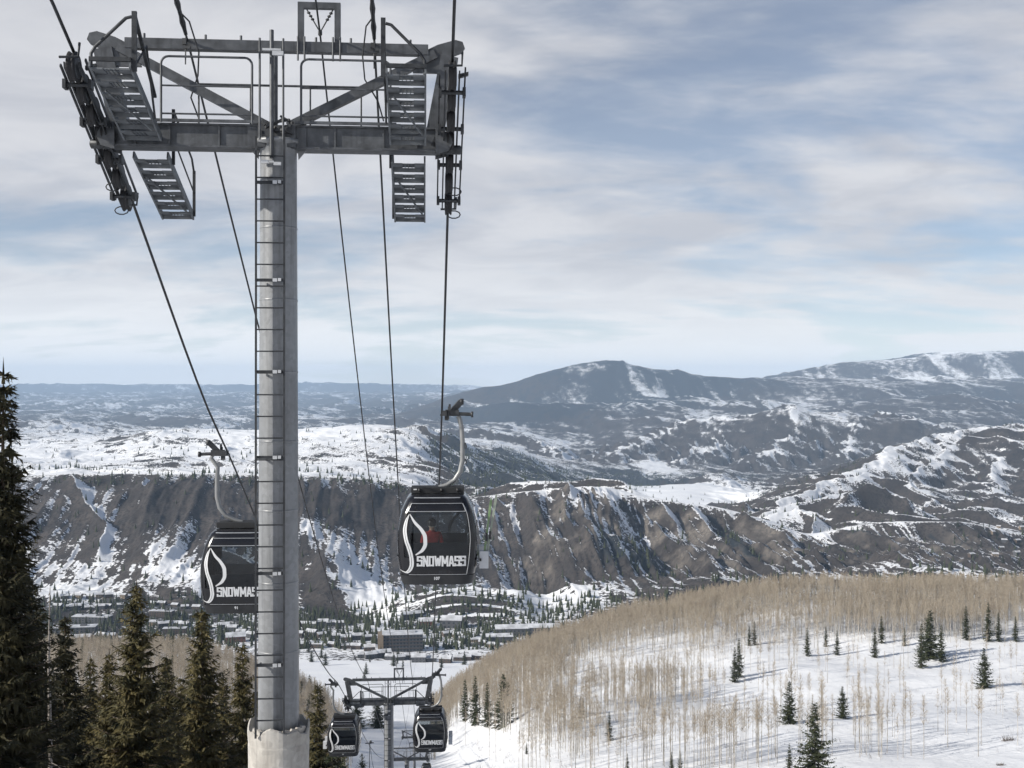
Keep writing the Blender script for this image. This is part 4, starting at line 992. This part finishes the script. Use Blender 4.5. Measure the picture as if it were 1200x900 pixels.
for i,(px,py,hp) in enumerate([(418,853,33),(443,853,35)]):
    g = ray_ground(px,py); place_tree(firs[1], used, g.x, g.y, hp/F*g.y, ('left' if i == 0 else 'right')+' one of two dense conical firs on the run behind the second tower', 'conical firs on the run', i*2.0, wide=1.5)
for px,py,hp in ((429,790,14),(427,796,11)):
    g = ray_ground(px,py); place_tree(firs[0], used, g.x, g.y, hp/F*g.y, 'small dark fir alone on the flat snow above the second tower', 'firs on the flat snow', rnd.uniform(0,6.28))
# dark firs among the aspens left of the run
for i in range(64):
    px = rnd.uniform(60,425); Y = rnd.uniform(150,430) if i > 28 else rnd.uniform(100,170)
    if px > 390 and Y > 260: px -= 60
    if i <= 28: px = rnd.uniform(345,400)
    x = (px-600)/F*Y; h = rnd.uniform(7,13); place_tree(rnd.choice([slim,slim,firs[0],firs[2]]), used, x, Y, h, 'dark fir among bare aspens left of the ski run', 'firs among the aspens left of the run', rnd.uniform(0,6.28))
# bare shrub on the open snow
for px,py,s,lb in ((1181,868,1.0,'low bare shrub on open snow by the right edge'),(1172,897,.5,'small tuft of twigs at the bottom right corner')):
    g = ray_ground(px,py); m = MB()
    for i in range(70):
        a = rnd.uniform(0,6.28); L = rnd.uniform(.5,1.3)*s; e = rnd.uniform(.3,1.2); x0,y0 = rnd.uniform(-1.2,1.2)*s, rnd.uniform(-.5,.5)*s
        m.tube([(x0,y0,-.1),(x0+L*.5*math.cos(a)*math.cos(e),y0+L*.5*math.sin(a)*math.cos(e),L*.6*math.sin(e)),(x0+L*math.cos(a)*math.cos(e),y0+L*math.sin(a)*math.cos(e),L*math.sin(e))],[.03,.022,.008],3,cap=False)
    tag(m.build('shrub', M['shrub'], loc=g), lb, 'shrub')

# ---- aspens
def aspen_arrays(seed, h=12.0):
    r = np.random.RandomState(seed); t = MB(); lean = r.uniform(-.3,.3,2)
    ax = lambda z: np.array([lean[0]*(z/h)**2, lean[1]*(z/h)**2, z])
    t.tube([ax(-.6),ax(h*.35),ax(h*.7),ax(h*.98)],[.074,.062,.04,.012],4,cap=False)
    V,Fc = [],[]
    for k in range(70):
        z = h*(.52+.47*r.rand()**.85); a = r.rand()*6.28; f = z/h; L = (2.5*(1-f)+.5)*r.uniform(.6,1.15); e = r.uniform(.55,1.2)
        d = np.array([math.cos(a)*math.cos(e),math.sin(a)*math.cos(e),math.sin(e)]); p = ax(z); s = np.cross(d,[0.3,.2,1]); s /= np.linalg.norm(s)
        i = len(V); V += [p-s*.024,p+s*.024,p+d*L]; Fc.append((i,i+1,i+2))
        for j in range(3):
            u = r.uniform(.25,.85); q = p+d*L*u; d2 = d+r.uniform(-.75,.75,3); d2 /= np.linalg.norm(d2); L2 = L*r.uniform(.3,.6); s2 = np.cross(d2,r.uniform(-1,1,3)); s2 /= np.linalg.norm(s2)+1e-6
            i = len(V); V += [q-s2*.021,q+s2*.021,q+d2*L2]; Fc.append((i,i+1,i+2))
    return t, np.array(V), np.array(Fc)
asp = []
for s in range(5):
    t,V,Fc = aspen_arrays(s+100); root = empty('aspen_tree'); t.build('trunk', M['aspen_bark'], root)
    link('crown', tri_mesh('crown',V,Fc,[M['aspen_twig']]), root); root['h'] = 12.0
    tv = np.array(t.v); tf = []
    for q in t.f: tf += [(q[0],q[1],q[2]),(q[0],q[2],q[3])]
    asp.append((root, tv, np.array(tf), V, Fc))
rg = np.random.RandomState(5)
def dens(px, py, Y):
    """how thick the aspens stand on the right-hand hill, by bearing and height angle of the ground"""
    crest = sst(0,1,(np.interp(px,[500,560,650,750,850,900,1000,1200],[905,808,780,764,756,755,752,746])-py)/14+.5)
    d = 1.0*crest*(py < 900)
    d = np.maximum(d, .11*sst(560,640,px)*(1-sst(820,900,px)))
    band = np.exp(-(((px-700)/95)**2+((py-832-(px-700)*-.16)/17)**2)*1.0); d = np.maximum(d,.85*band)
    low = sst(860,890,py)*sst(640,690,px)*(1-sst(960,1090,px)); d = np.maximum(d,.36*low)
    mid = sst(825,880,py)*sst(930,1000,px)*(1-sst(1030,1120,px)); d = np.maximum(d,.26*mid)
    edge = (1-sst(640,700,px))*sst(0,1,(px-np.interp(py,[780,800,830,845,860,880,900],[470,525,530,540,590,655,670]))/8); d = np.maximum(d,.8*edge)
    d = np.maximum(d,.035*sst(900,960,px)); 
    d = np.maximum(d,.07*sst(800,850,px)*(1-sst(960,1000,px)))
    return d
N = 40000
px = rg.uniform(505,1330,N); Yy = np.sqrt(rg.uniform(205**2,500**2,N)); keep = rg.rand(N) < (Yy/500)*0+1
X = (px-600)/F*Yy; Z = H(X,Yy); py = 450-F*Z/Yy
cl = fbm(X/28,Yy/28,3,200)
area = .5*(500**2-205**2)*(1330-505)/F; per = 2.5   # one tree per this many square metres where thickest
k = rg.rand(N) < np.clip(dens(px,py,Yy)*(.75+.9*cl),0,1.0)*(area/per)/N
pts = [(x,y,z,rg.triangular(5.5,11.3,13.8)) for x,y,z in zip(X[k],Yy[k],Z[k])]
# left of the run
N2 = 4200; px2 = rg.uniform(40,440,N2); Y2 = np.sqrt(rg.uniform(130**2,470**2,N2)); k2 = (px2 < np.interp(Y2,[130,260,330,430],[395,415,400,385])) & (rg.rand(N2) < .8)
X2 = (px2-600)/F*Y2; Z2 = H(X2,Y2); pts += [(x,y,z,rg.uniform(9,13)) for x,y,z in zip(X2[k2],Y2[k2],Z2[k2])]
fs = np.array([(g_.x,g_.y) for g_ in (ray_ground(q[0],min(q[1],899)) for q in hill[:14]) if g_ is not None])
def clear(p): # open snow in front of and around the lone firs
    fpx = 600+F*fs[:,0]/fs[:,1]; ppx = 600+F*p[0]/p[1]; d_ = np.hypot(fs[:,0]-p[0],fs[:,1]-p[1])
    return not np.any((d_ < 4) | ((np.abs(fpx-ppx) < 11) & (p[1] < fs[:,1]) & (p[1] > fs[:,1]-70)))
pts = [p for p in pts if p[0] < 0 or clear(p)]
def vis_size(p):
    x,y,z,h = p; px_ = 600+F*x/y; py_ = 450-F*(z+h)/y; ins = 0 < px_ < 1200 and py_ < 880
    return (h/y if ins and not (px_ < 330 and y < 200) else 0)
pts.sort(key=vis_size, reverse=True)
usedA = {}
for i,p in enumerate(pts[:300]):
    root = asp[i%5][0]; left = 600+F*p[0]/p[1] < 450; x_ = 600+F*p[0]/p[1]
    lb = ('bare aspen with pale trunk in the stand left of the ski run' if left else 'bare thin aspen on the lower half of the right hillside')
    place_tree(root, usedA, p[0],p[1],p[3],lb,'bare aspens left of the run' if left else 'bare aspens of the lower right hillside',rg.uniform(0,6.28),z=p[2])
rest = pts[300:]; VV, FF, MI = [], [], []; off = 0
for i,p in enumerate(rest):
    root,tv,tf,V,Fc = asp[i%5]; a = rg.uniform(0,6.28); s = p[3]/12.0; c_,s_ = math.cos(a)*s, math.sin(a)*s
    A = np.concatenate([tv,V]); B = np.stack([A[:,0]*c_-A[:,1]*s_+p[0], A[:,0]*s_+A[:,1]*c_+p[1], A[:,2]*s+p[2]],-1)
    VV.append(B); FF.append(np.concatenate([tf,Fc+len(tv)])+off); MI.append(np.concatenate([np.zeros(len(tf)),np.ones(len(Fc))])); off += len(A)
me = tri_mesh('aspen_wood', np.concatenate(VV), np.concatenate(FF), [M['aspen_bark'],M['aspen_twig']], np.concatenate(MI))
tag(link('aspen_wood', me), 'bare tan aspen wood covering the right hill and its crest', 'woodland', kind='stuff')

# weeds and twigs that poke through the snow of the hill
N3 = 9000; px3 = rg.uniform(560,1300,N3); Y3 = np.sqrt(rg.uniform(195**2,470**2,N3)); X3 = (px3-600)/F*Y3; cl3 = fbm(X3/18,Y3/18,3,300)
k3 = rg.rand(N3) < np.clip(.12+.9*cl3,0.02,1)*.55; VV,FF = [],[]; off = 0
for x,y,z in zip(X3[k3],Y3[k3],H(X3[k3],Y3[k3])):
    for q in range(rg.randint(2,6)):
        a_ = rg.uniform(0,6.28); L_ = rg.uniform(.25,1.5); ox,oy = rg.uniform(-.5,.5,2); dx,dy = math.cos(a_)*L_*.4, math.sin(a_)*L_*.4
        VV.append(np.array([[x+ox-.02,y+oy,z-.1],[x+ox+.025,y+oy+.02,z-.1],[x+ox+dx,y+oy+dy,z+L_]])); FF.append(np.array([[off,off+1,off+2]])); off += 3
tag(link('snow_twigs', tri_mesh('snow_twigs',np.concatenate(VV),np.concatenate(FF),[M['shrub']])), 'weeds and twigs poking through the snow of the right hill', 'undergrowth', kind='stuff')

# ---- far-off conifer woods on the slopes
N = 90000
qp = rg.uniform(-100,1300,N); qY = np.exp(rg.uniform(math.log(1190),math.log(5200),N))
ri = np.clip(np.searchsorted(fy,qY),0,len(fy)-1); ci = np.clip(np.searchsorted(fp,qp),0,len(fp)-1)
fo = forest[ri,ci]; sn = snow[ri,ci]
prob = np.clip((fo-.25)*.9,0,.75)*np.clip(qY/3000,.25,1)
rim = np.exp(-((qY-2015)/14)**2)*(qp > 60)*(qp < 480)*.65+np.exp(-((qY-2310)/25)**2)*(qp < 400)*.4; prob = np.maximum(prob,rim)
prob = np.maximum(prob,.26*(qY < 1500)*(qY > 1180)); prob = np.maximum(prob,.02*(qY < 4600)*(qY > 1500))
kk = np.where(rg.rand(N) < prob)[0][:15000]
qX = (qp[kk]-600)/F*qY[kk]; qZ = H(qX,qY[kk]); VV,FF = [],[]; off = 0
cone = []
for (rr,z0,z1,nn) in ((1.0,.05,.55,6),(.72,.3,.8,6),(.42,.58,1.0,5)):
    b = len(cone); cone += [(rr*math.cos(6.283*j/nn),rr*math.sin(6.283*j/nn),z0) for j in range(nn)]+[(0,0,z1)]
cf = []; b = 0
for nn in (6,6,5):
    cf += [(b+j,b+(j+1)%nn,b+nn) for j in range(nn)]; b += nn+1
cone = np.array(cone); cf = np.array(cf)
for x,y,z in zip(qX,qY[kk],qZ):
    h = rg.uniform(7,15); a = rg.uniform(0,6.28); w = h*rg.uniform(.15,.22); jit = rg.uniform(.75,1.25,len(cone))
    c_,s_ = math.cos(a)*w, math.sin(a)*w; A = cone; B = np.stack([(A[:,0]*c_-A[:,1]*s_)*jit+x,(A[:,0]*s_+A[:,1]*c_)*jit+y,A[:,2]*h+z-.4],-1)
    VV.append(B); FF.append(cf+off); off += len(A)
tag(link('distant_conifers', tri_mesh('distant_conifers',np.concatenate(VV),np.concatenate(FF),[M['needle_far']])), 'dark conifer woods on the far valley slopes and along the bluff rim', 'woodland', kind='stuff')

# ------------------------------------------------------------------ village
def house(kind, wall, w, d, h, floors, label):
    root = empty('village_house'); tag(root, label, 'house')
    b = MB(); b.box((0,0,h/2-1.5),(w,d,h+3)); rf = h; ov = .7
    if kind == 'gable':
        rh = d*.26; b.prism([(-d/2,0),(d/2,0),(0,rh)],(0,0,h),(0,1,0),(0,0,1),w-.02); b.build('wall', wall, root)
        r_ = MB(); 
        for s in (-1,1):
            e = math.atan2(rh,d/2); L = math.hypot(rh,d/2)+ov; c = Vector((0,s*(d/4+ov*.3),h+rh/2-ov*.22+.28)); r_.box(c,(w+1.4,L,.45),Matrix.Rotation(-s*e,3,'X'))
        ro = r_.build('roof', M['roof_snow'], root)
        cb = MB(); cb.box((w*.22,d*.12,h+rh*.9+.3),(1.1,1.1,2.4)); cb.box((w*.22,d*.12,h+rh*.9+1.6),(1.3,1.3,.25)); cb.build('chimney', M['wall_grey'], ro)
    else:
        b.build('wall', wall, root); r_ = MB(); r_.box((0,0,h+.3),(w+.8,d+.8,.6)); ro = r_.build('roof', M['roof_snow'], root)
        cb = MB(); cb.box((w*.2,0,h+1.3),(w*.12+1.5,d*.3,1.6)); cb.box((-w*.28,d*.1,h+1.0),(2.2,2.2,1.0)); cb.build('roof_plant', M['wall_grey'], ro)
    n = max(3,int(w/4.2)) 
    for fl in range(floors):
        z = 1.6+fl*(h-.6)/floors
        for i in range(n):
            x = -w/2+w*(i+.5)/n; m = MB(); m.box((x,-d/2-.03,z),(1.7,.10,1.35)); m.build('window', M['pane'], root)
    dr = MB(); dr.box((w*.5/n,-d/2-.05,.2),(1.2,.12,2.3)); dr.build('door', M['roof_dark'], root)
    return root
protos = {'chalet_brown':house('gable',M['wall_brown'],15,11,6.5,2,''),'chalet_grey':house('gable',M['wall_grey'],18,12,7.5,2,''),'chalet_tan':house('gable',M['wall_tan'],13,10,6,2,''),
          'condo_brown':house('flat',M['wall_brown'],38,13,9,3,''),'condo_grey':house('flat',M['wall_grey'],48,15,9,3,''),'row_grey':house('gable',M['wall_grey'],34,12,7.5,2,''),'lodge_red':house('gable',M['wall_red'],24,16,8,2,'')}
hu = {}; occupied = []
NICE = {'chalet_brown':'brown gabled house under a snowy roof','chalet_grey':'grey gabled house under a snowy roof','chalet_tan':'tan gabled house under a snowy roof','condo_brown':'long brown flat roofed block','condo_grey':'long grey flat roofed block','row_grey':'long grey gabled row house','lodge_red':'rust red gabled lodge'}
def put_house(k, px, py, rz, label, group=None, s=1.0, flat=True):
    g = ray_ground(px,py,700)
    if g is None: return
    pr = protos[k]; o = pr if k not in hu else dup(pr); hu[k] = 1
    o.location = g; o.rotation_euler = (0,0,rz); o.scale = (s*.88,)*3; occupied.append((px,py)); tag(o,label,'house',group); return o
# the large ones first
spec = [('condo_grey',88,743,.15,'long grey flat block right of the tall edge spruce, by the snowfield',1.15),('condo_grey',108,730,-.1,'large grey flat block behind the long one at left',1.1),
 ('row_grey',92,752,.2,'low grey row house at the near edge of the left village',.9),('condo_brown',205,742,.1,'brown flat block between the two sunlit spruces, nearer one',.8),('condo_brown',190,722,-.15,'brown flat block between the two sunlit spruces, farther one',.9),
 ('lodge_red',276,752,.3,'rust red lodge left of the tower pole under the left cabin',1.0),('lodge_red',500,733,.1,'rust red lodge at the foot of the mound below the near cabin',.9),
 ('chalet_grey',530,735,-.1,'grey lodge right of the rust red one below the near cabin',1.5),('row_grey',483,724,.5,'dark long house above the rust red lodge',.9),
 ('row_grey',600,744,.1,'long grey row under the mound, left part',1.3),('row_grey',637,742,.05,'long grey row under the mound, right part near the aspens',1.2),('row_grey',585,752,.1,'long grey row in front of the mound rows',1.0)]
for k,px_,py_,rz,lb,s in spec: put_house(k,px_,py_,rz,lb,s=s)
# the big hotel block, with its own windows
g = ray_ground(472,764,700); root = empty('hotel', g, .12); tag(root,'large dark hotel block with flat snowy roof and tan end tower, biggest in the village','hotel')
sc_ = g.y/F; w,d,h = 47*sc_, 20, 20*sc_; m = MB(); m.box((0,d/2,h/2-2),(w,d,h+4)); m.build('wall',M['wall_grey'],root)
m = MB(); m.box((-w/2-2.2,d/2-2,h/2-1),(6,d,h+3)); m.build('end_tower',M['wall_tan'],root); m = MB(); m.box((0,d/2,h+.35),(w+1,d+1,.7)); m.box((w*.2,d/2,h+1.5),(9,6,1.8)); m.build('roof',M['roof_snow'],root)
for fl in range(5):
    for i in range(12):
        b = MB(); b.box((-w/2+w*(i+.5)/12,-.06,h*(fl+.5)/5),(2.2,.15,1.7)); b.build('window',M['pane'],root)
for fl in range(1,5): b = MB(); b.box((0,-.5,h*fl/5),(w,.9,.25)); b.build('balcony',M['wall_brown'],root)
rows_ = [ # curved strings of houses: start px, end px, start py, end py, count, kinds, where
 (345,438,745,752,7,['chalet_brown','chalet_grey'],'in the upper row left of the hotel'),(350,440,757,762,6,['chalet_brown'],'in the lower row left of the hotel'),
 (418,512,769,776,10,['chalet_grey'],'in the curved row in front of the hotel'),(520,560,776,772,4,['chalet_brown'],'at the right end of the curved row near the hotel'),
 (520,580,745,758,6,['chalet_brown','chalet_tan'],'between the hotel and the aspen hill'),(350,405,735,733,5,['chalet_grey'],'behind the pole under the dark spur'),
 (70,150,702,700,6,['chalet_brown','chalet_tan'],'at the back of the left village under the snowy slope'),(60,160,714,712,8,['chalet_grey','chalet_brown'],'in the middle of the left village'),
 (110,165,748,752,4,['chalet_grey'],'beside the snowfield in the left village'),(175,250,733,738,6,['chalet_tan','chalet_grey'],'between sunlit spruces above the snowfield'),
 (170,240,708,716,5,['chalet_brown'],'above the road in the left village'),(255,300,735,748,4,['chalet_grey'],'under the half hidden cabin')]
rr = random.Random(3)
for a,b,ya,yb,n,kinds,where_ in rows_:
    for i in range(n):
        t = (i+.5)/n; k = kinds[i%len(kinds)]; px_ = a+(b-a)*t+rr.uniform(-3,3); py_ = ya+(yb-ya)*t+rr.uniform(-1.5,1.5)
        put_house(k,px_,py_,rr.uniform(-.5,.5),f'{NICE[k].replace(" under a snowy roof","")} {where_}',f'houses {where_}',rr.uniform(.62,.9))
# houses in the far right valley
for i in range(12):
    px_ = rr.uniform(1130,1215); py_ = rr.uniform(606,658); k = rr.choice(['chalet_brown','chalet_tan','chalet_grey'])
    put_house(k,px_,py_,rr.uniform(-.6,.6),f'{NICE[k]} in the far valley at the right edge','houses in the far right valley',rr.uniform(.6,.8))
# village conifers
vf_ = firs+[slim]
for i in range(120):
    z = rr.random()
    if z < .45: px_,py_,wh = rr.uniform(55,300), rr.uniform(692,752), 'left'
    elif z < .85: px_,py_,wh = rr.uniform(345,640), rr.uniform(734,783), 'middle'
    else: px_,py_,wh = rr.uniform(1115,1215), rr.uniform(606,664), 'right'
    g = ray_ground(px_,py_,700)
    if g is None or g.y < 900: continue
    place_tree(rr.choice(vf_), used, g.x, g.y, rr.uniform(8,14), {'left':'dark conifer between houses of the left village','middle':'dark conifer between houses around the hotel','right':'dark conifer between houses of the far right valley'}[wh], 'conifers among the '+wh+' village', rr.uniform(0,6.28))
# roads
def road(pts_px, width, label):
    P_ = []
    for (a,b) in zip(pts_px[:-1],pts_px[1:]):
        for i in range(12): t = i/12; P_.append(ray_ground(a[0]+(b[0]-a[0])*t, a[1]+(b[1]-a[1])*t, 700))
    P_ = [p for p in P_ if p is not None]; m = MB(); vs = []
    for i,p in enumerate(P_):
        q = (P_[min(i+1,len(P_)-1)]-P_[max(i-1,0)]); q.z = 0; q.normalize(); s = Vector((q.y,-q.x,0))*width/2
        for e in (-1,1): w_ = p+s*e; vs.append((w_.x,w_.y,max(h1(w_.x,w_.y),p.z)+.45))
    m.add(vs,[(2*i,2*i+1,2*i+3,2*i+2) for i in range(len(P_)-1)],0,True)
    tag(m.build('road', M['asphalt']), kind='structure')
road([(120,705),(165,709),(205,712),(240,717),(275,727),(300,733),(345,738)],16,'')
road([(545,757),(580,752),(620,753),(648,752)],12,'')
# snow gun and marker posts on the run
for px_,py_,hh,lb in ((433,912,7.5,'slim snow gun mast with a T shaped head beside the second tower'),):
    g = ray_ground(px_,py_,150); m = MB(); m.tube([(0,0,-.3),(0,0,hh*.55),(0,0,hh)],[.10,.08,.06],8)
    o = empty('snow_gun',g); tag(o,lb,'snow gun'); m.build('mast',M['orange'],o)
    m = MB(); m.beam((-.9,0,hh),(.9,0,hh+.15),.16,.18); m.lathe([(0,-.3),(.22,-.25),(.28,.1),(.2,.35),(0,.4)],(.25,0,hh+.25),10); m.build('nozzle_head',M['cast'],o)
    m = MB(); m.tube([(.1,0,hh-.1),(.5,.2,hh*.5),(1.2,.6,0)],.05,6); m.build('hose',M['cast'],o)

# ------------------------------------------------------------------ air, sky, sun, camera
hz = MB(); hz.box((0,14600,-230),(46000,30400,1300)); ho = None
zmax = float(FZ.max()); zmin = float(FZ.min()); top = zmax+25; bot = zmin-25
hz = MB(); x0 = float(np.abs(FX).max())+100; hz.box((0,(29100-200)/2,(top+bot)/2),(2*x0,29300,top-bot))
vm = bpy.data.materials.new('thin_mountain_air'); vm.use_nodes = True; nt = vm.node_tree; nt.nodes.clear()
out = nt.nodes.new('ShaderNodeOutputMaterial'); pv = nt.nodes.new('ShaderNodeVolumePrincipled')
pv.inputs['Color'].default_value = (.57,.76,1,1); pv.inputs['Density'].default_value = HAZE = 4.0e-5; pv.inputs['Anisotropy'].default_value = 0
nt.links.new(pv.outputs[0], out.inputs['Volume'])
tag(hz.build('haze', vm), 'thin bluish mountain haze over the whole valley', 'haze', kind='stuff')

SUN_AZ, SUN_EL = R(66), R(28)     # degrees left of straight behind the camera
to_sun = Vector((-math.sin(SUN_AZ)*math.cos(SUN_EL), -math.cos(SUN_AZ)*math.cos(SUN_EL), math.sin(SUN_EL)))
w = bpy.data.worlds.new('World'); sc.world = w; w.use_nodes = True; nt = w.node_tree; nt.nodes.clear(); L = nt.links
def WN(t, **kw):
    n = nt.nodes.new(t)
    for k,v in kw.items(): setattr(n,k,v)
    return n
sky = WN('ShaderNodeTexSky', sky_type='NISHITA'); sky.sun_disc = False; sky.sun_elevation = SUN_EL; sky.sun_rotation = math.atan2(to_sun.x,to_sun.y); sky.altitude = 2700; sky.air_density = 1.0; sky.dust_density = .6
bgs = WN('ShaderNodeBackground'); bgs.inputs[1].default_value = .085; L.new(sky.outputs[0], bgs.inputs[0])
tc = WN('ShaderNodeTexCoord'); sp = WN('ShaderNodeSeparateXYZ'); L.new(tc.outputs['Generated'], sp.inputs[0])
def wm(op, a, b, cl=False):
    n = WN('ShaderNodeMath', operation=op, use_clamp=cl)
    for i,v in enumerate((a,b)):
        if isinstance(v,(int,float)): n.inputs[i].default_value = v
        else: L.new(v,n.inputs[i])
    return n.outputs[0]
zz = wm('ADD', wm('MAXIMUM',sp.outputs[2],0.0), .20)
u, v = wm('DIVIDE',sp.outputs[0],zz), wm('DIVIDE',sp.outputs[1],zz)
cb = WN('ShaderNodeCombineXYZ'); L.new(u,cb.inputs[0]); L.new(v,cb.inputs[1])
def wnoise(scale, det, rough, rot, stretch, off, dist=0):
    mp = WN('ShaderNodeMapping'); mp.inputs['Rotation'].default_value = (0,0,rot); mp.inputs['Scale'].default_value = stretch; mp.inputs['Location'].default_value = off
    n = WN('ShaderNodeTexNoise'); n.inputs['Scale'].default_value = scale; n.inputs['Detail'].default_value = det; n.inputs['Roughness'].default_value = rough; n.inputs['Distortion'].default_value = dist
    L.new(cb.outputs[0],mp.inputs[0]); L.new(mp.outputs[0],n.inputs['Vector']); return n.outputs['Fac']
def wr(v_, lo, hi, a=0.0, b=1.0):
    n = WN('ShaderNodeMapRange', interpolation_type='SMOOTHSTEP'); L.new(v_,n.inputs[0]); n.inputs[1].default_value = lo; n.inputs[2].default_value = hi; n.inputs[3].default_value = a; n.inputs[4].default_value = b; return n.outputs[0]
n1 = wnoise(.95,9,.50,R(32),(1,1.5,1),(-9,1.5,0),.6); n2 = wnoise(4.0,7,.55,R(-20),(1,1.6,1),(8,2,0),.3)
cov = wm('ADD', n1, wm('MULTIPLY',wm('SUBTRACT',n2,.5),.30))
mask = wr(cov,.33,.56)
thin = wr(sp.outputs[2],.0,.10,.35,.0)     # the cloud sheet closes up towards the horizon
mask = wm('ADD',wm('MULTIPLY',mask,.72),.28); mask = wm('ADD',mask,thin,True); mask = wm('MULTIPLY',mask,wr(sp.outputs[2],.34,.46,.95,.12))  # clouds thinned high overhead, out of view, to lower the ambient light
shade = wr(wnoise(2.2,6,.55,R(35),(1,1.5,1),(1,9,0),.5),.34,.66)
mc = WN('ShaderNodeMix', data_type='RGBA'); L.new(shade,mc.inputs[0]); mc.inputs[6].default_value = (.54,.55,.59,1); mc.inputs[7].default_value = (.70,.70,.72,1)
hm_ = WN('ShaderNodeMix', data_type='RGBA'); L.new(wr(sp.outputs[2],.0,.13,1.0,0.0),hm_.inputs[0]); L.new(mc.outputs[2],hm_.inputs[6]); hm_.inputs[7].default_value = (1.0,.99,.97,1); mc = hm_
gm_ = WN('ShaderNodeMix', data_type='RGBA'); L.new(wr(sp.outputs[2],-.10,-.01),gm_.inputs[0]); L.new(mc.outputs[2],gm_.inputs[7]); gm_.inputs[6].default_value = (.26,.27,.29,1); mc = gm_   # backdrop darkened below the horizon to cut fill light from underneath
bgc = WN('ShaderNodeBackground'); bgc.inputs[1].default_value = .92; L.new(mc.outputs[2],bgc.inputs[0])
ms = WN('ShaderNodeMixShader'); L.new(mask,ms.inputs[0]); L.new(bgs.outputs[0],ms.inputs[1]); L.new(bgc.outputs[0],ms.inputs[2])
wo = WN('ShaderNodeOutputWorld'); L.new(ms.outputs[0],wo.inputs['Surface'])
sl = bpy.data.lights.new('sun','SUN'); sl.energy = 5.0; sl.angle = R(.5); sl.color = (1,.95,.87)
so = bpy.data.objects.new('sun',sl); col.objects.link(so); so.rotation_euler = to_sun.to_track_quat('Z','Y').to_euler()
cam = bpy.data.cameras.new('camera'); cam.lens = 36*F/1200; cam.sensor_width = 36; cam.clip_start = .3; cam.clip_end = 90000
co = bpy.data.objects.new('camera',cam); col.objects.link(co); co.rotation_euler = (R(90),0,0); sc.camera = co
for o in bpy.data.objects: strip_h(o)
vs_ = sc.view_settings; vs_.view_transform = 'Standard'; vs_.look = 'None'; vs_.gamma = 1; vs_.use_curve_mapping = False; vs_.exposure = EXPO = 0.22
sc.render.engine = 'CYCLES'; c_ = sc.cycles; c_.use_denoising = True; c_.max_bounces = 6; c_.diffuse_bounces = 2; c_.glossy_bounces = 3; c_.transmission_bounces = 4; c_.transparent_max_bounces = 16; c_.volume_bounces = 1
c_.use_adaptive_sampling = True; c_.adaptive_threshold = .02
try: c_.denoiser = 'OPENIMAGEDENOISE'
except Exception: pass
